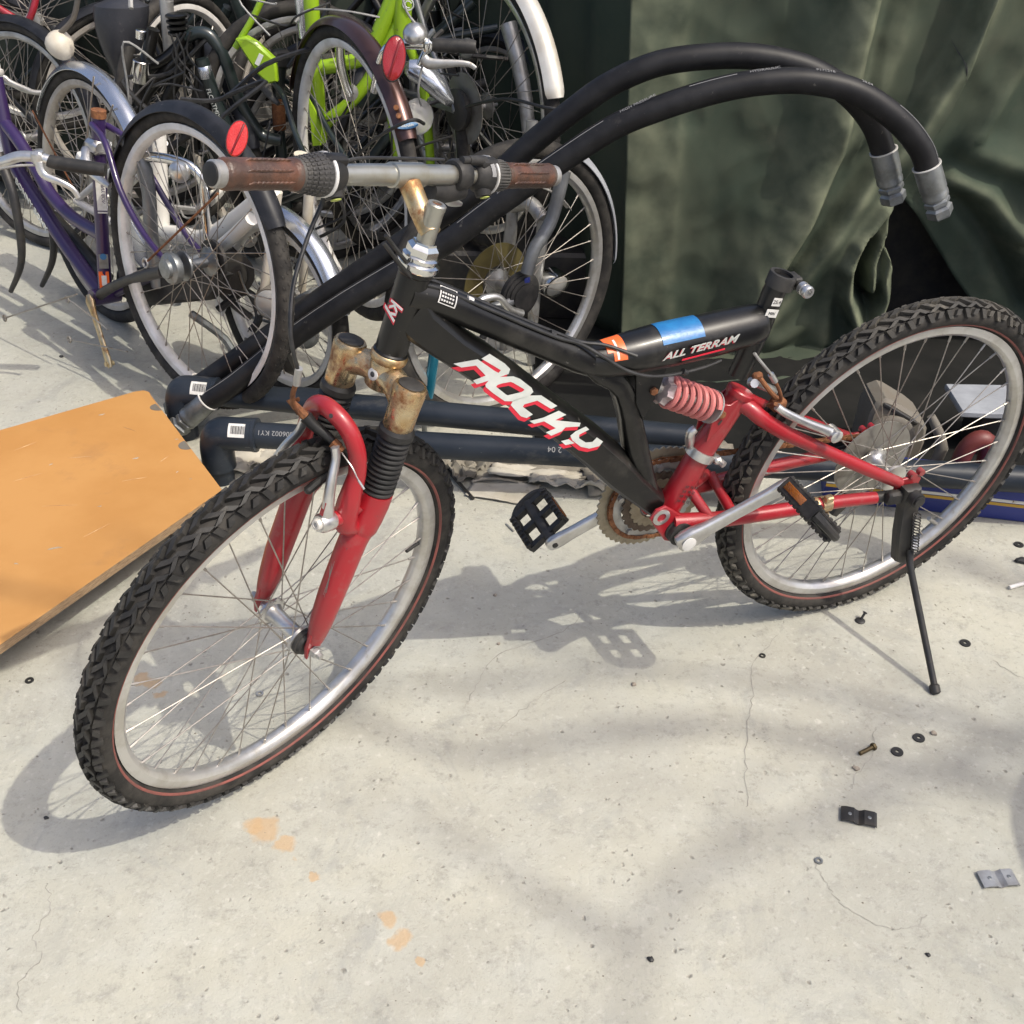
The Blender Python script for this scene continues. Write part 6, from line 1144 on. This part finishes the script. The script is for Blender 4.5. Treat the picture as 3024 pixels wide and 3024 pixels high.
def clip(label,x,y,rot,m,name):
    o=thing(name,label,'bracket',T((x,y,0))@Matrix.Rotation(rot,4,'Z'))
    prof=[(-.027,.0035),(-.020,.0055),(-.008,.0055),(-.004,.0025),(.0,.001),(.004,.0025),(.008,.0055),(.023,.0055),(.027,.003)]
    q=MB(); q.loft([[(a,b,z),(a,b,z+.0022)][0:0]+[(a,-.014,z),(a,.014,z),(a,.014,z+.0018),(a,-.014,z+.0018)] for a,z in prof for b in (0,)]); part('plate',q,m,o,None,25)
    for a in (-.014,.0155): q=MB(); q.lathe((a,0,.0073),(0,0,1),[(0,.0030),(.0006,.0030),(.0009,.0021),(.0003,.0018)],14); part('rivet',q,'zinc' if m!='washer_black' else 'dark_steel',o)
clip('black two-hole metal bracket on the concrete',.544,1.134,-.25,'dark_steel','metal_bracket'); clip('grey two-hole metal bracket with a rusty middle at the right edge',.721,1.025,.10,'bracket_grey','metal_bracket')
q=MB(); q.rod((-.03,-.012,.0045),(.03,.012,.0045),.0042,12); single('cigarette_stub',q,'label_white','white cigarette stub at the right edge of the concrete','stub',T((1.012,1.722,0)))
q=MB(); q.rod((-.008,.013,.002),(.008,-.013,.002),.0022,8); single('metal_pin',q,'dull_alloy','small grey metal pin lying left of the black pedal','pin',T((-.004,1.883,0)))
def stone(label,x,y,r,m='pebble'):
    q=MB(); q.loft([[(r*w_*math.cos(t)*(1+.25*math.sin(2*t+x*50)),r*w_*math.sin(t)*(.8+.2*math.cos(3*t+y*40)),r*h_) for t in [2*math.pi*i/12 for i in range(12)]] for w_,h_ in ((.7,0),(1,.2),(.9,.55),(.5,.8),(.1,.88))]); single('pebble',q,m,label,'pebble',T((x,y,0)),'pebbles on the concrete',25)
for a in (('brown pebble beside a black washer',.715,1.316,.0062),('dark round pebble near the bottom edge',.20,.886,.0052,'washer_black'),('flat pale pebble below the bracket',.565,1.235,.006),('dark crumb at the bottom right',.582,.901,.004,'washer_black'),('tan pebble under the rear tyre shadow',.22,1.42,.0055),('tiny brown stone far right of the kickstand',.90,1.38,.005),('grey stone at the left edge by the tyre shadow',-.70,1.105,.004,'washer_black'),('grey pebble beside the front tyre',-.02,1.52,.004),('dark grit stone right of the rear tyre',1.04,1.80,.012,'washer_black'),('small stone near the purple bicycle crank',-.90,2.02,.006,'washer_black'),('small dark stone beyond the orange board',-1.20,2.62,.006,'washer_black'),('brown crumb between the wheels',-.03,1.66,.0045)): stone(*a)
gq=MB()
for i in range(900):
    x=random.uniform(-1.3,1.5); y=random.uniform(.72,2.9); r_=random.uniform(.0005,.0016)*(1 if random.random()<.95 else 1.8); b=len(gq.v)
    for k in range(5): gq.v.append((x+r_*math.cos(k*1.2566+i),y+r_*.8*math.sin(k*1.2566+i),.0002))
    gq.v.append((x,y,r_*.9)); 
    for k in range(5): gq.f.append((b+k,b+(k+1)%5,b+5))
part('grit',gq,'paper_dark',None,None,20,kind='stuff')
for i,pts in enumerate(([(.50,1.56),(.44,1.48),(.425,1.40),(.40,1.31),(.385,1.22),(.375,1.15)],[(.14,1.62),(.10,1.56),(-.02,1.49),(-.06,1.40),(-.075,1.35)],[(.62,1.33),(.60,1.27),(.56,1.22),(.545,1.19)],[(.88,1.50),(.92,1.45),(.95,1.44)],[(-.66,.99),(-.64,.95),(-.645,.90),(-.625,.87),(-.64,.83),(-.62,.79)],[(-.02,1.30),(.03,1.36),(.10,1.43)],[(-2.3,4.05),(-1.6,3.9),(-1.1,3.95)],[(-2.0,3.2),(-1.5,3.05),(-1.25,3.1)],[(.47,1.01),(.485,.975),(.53,.945),(.575,.945),(.60,.965)],[(.47,1.07),(.46,1.04),(.47,1.01)])):
    part('crack',crack(pts),'crack',None,None,40,kind='structure')

# ------------------------------------------------------------------ bare tree outside the frame whose twigs dapple the concrete
def tree(x,y,h,seed,label):
    rnd=random.Random(seed); o=thing('tree',label,'tree',T((x,y,0))); q=MB(); lf=MB()
    def grow(p,d,L,r,lev):
        pts=[p]; dd=d.copy()
        for i in range(4): dd=(dd+V((rnd.uniform(-1,1),rnd.uniform(-1,1),rnd.uniform(-.4,.7)))*.16).normalized(); pts.append(pts[-1]+dd*L/4)
        q.tube(pts,[r,r*.9,r*.8,r*.7,r*.6],6 if lev else 10)
        if lev>=4:
            for i in range(2):
                c=pts[rnd.randint(1,4)]+V((rnd.uniform(-1,1),rnd.uniform(-1,1),rnd.uniform(-1,1)))*.06; u=V((rnd.uniform(-1,1),rnd.uniform(-1,1),rnd.uniform(-1,1))).normalized(); w=u.orthogonal().normalized(); s_=rnd.uniform(.03,.055); b=len(lf.v)
                lf.v+= [tuple(c-u*s_),tuple(c+w*s_*.5),tuple(c+u*s_),tuple(c-w*s_*.5)]; lf.f.append((b,b+1,b+2,b+3))
            return
        for i in range(3 if lev else 5):
            t=rnd.uniform(.45,1.); k=min(3,int(t*4)); pp=pts[k].lerp(pts[k+1],t*4-k if k<4 else 1); nd=(dd+V((rnd.uniform(-1,1),rnd.uniform(-1,1),rnd.uniform(-.2,.8)))*.85).normalized(); grow(pp,nd,L*rnd.uniform(.55,.8),r*.55,lev+1)
    grow(V((0,0,0)),V((0,0,1)),h*.42,.075,0)
    part('trunk',q,'bark',o); part('crown',lf,'leaf_green',o,None,10)
    return o
o=thing('shadow_drum','blue drum added out of view on the right to cast a shadow','drum',T((1.586,.745,0))); q=MB(); q.lathe((0,0,0),(0,0,1),[(0,.27),(.02,.295),(.28,.30),(.30,.308),(.32,.30),(.58,.30),(.60,.308),(.62,.30),(.86,.298),(.895,.275)],48); part('body',q,'blue_paint',o); q=MB(); q.lathe((.12,0,.895),(0,0,1),[(0,.04),(.02,.04),(.022,.03)],18); part('cap',q,'dark_plastic',o)  # unseen drum, added and shaped to cast the right edge shadow
TREE=tree(4.9,-2.4,5.2,5,'slender tree with thin twigs growing outside the yard to the right')

OFF=V((2.24,-1.29,3.69))
def limb(gp,r,t=1.,twigs=10,seed=1,leaf=.0):
    rnd=random.Random(seed); P=[V((x,y,0))+OFF*t for x,y in gp]; q=MB(); sm=smooth(P,6); q.tube(sm,[r*(1-.55*i/len(sm)) for i in range(len(sm))],8)
    for i in range(twigs):
        a=sm[rnd.randrange(len(sm)-1)]; d=V((rnd.uniform(-1,1),rnd.uniform(-1,1),rnd.uniform(-.5,.8))).normalized(); q.tube([a,a+d*.18+V((0,0,.03)),a+d*.36+V((rnd.uniform(-.1,.1),rnd.uniform(-.1,.1),.05))],[.012,.009,.004],5)
    part('limb',q,'bark',TREE,T((-4.9,2.4,0)))
limb([(2.60,.45),(1.5,1.05),(.95,1.30),(.72,1.25),(.53,1.15),(.30,1.05),(.20,.93),(.15,.75),(.10,.5)],.027,1.75,6,3)
limb([(2.7,.4),(1.9,.92),(1.25,1.20),(.95,1.29),(.70,1.365),(.45,1.43),(.20,1.45),(-.1,1.40)],.022,1.6,5,5)
limb([(2.6,.5),(2.0,1.4),(1.5,1.70),(1.25,1.78),(1.02,1.72),(.88,1.82)],.05,1.8,8,7)
limb([(2.4,.4),(1.3,.95),(.4,1.32),(-.1,1.25),(-.5,1.5),(-.9,1.55),(-1.3,1.7)],.022,1.6,14,9)
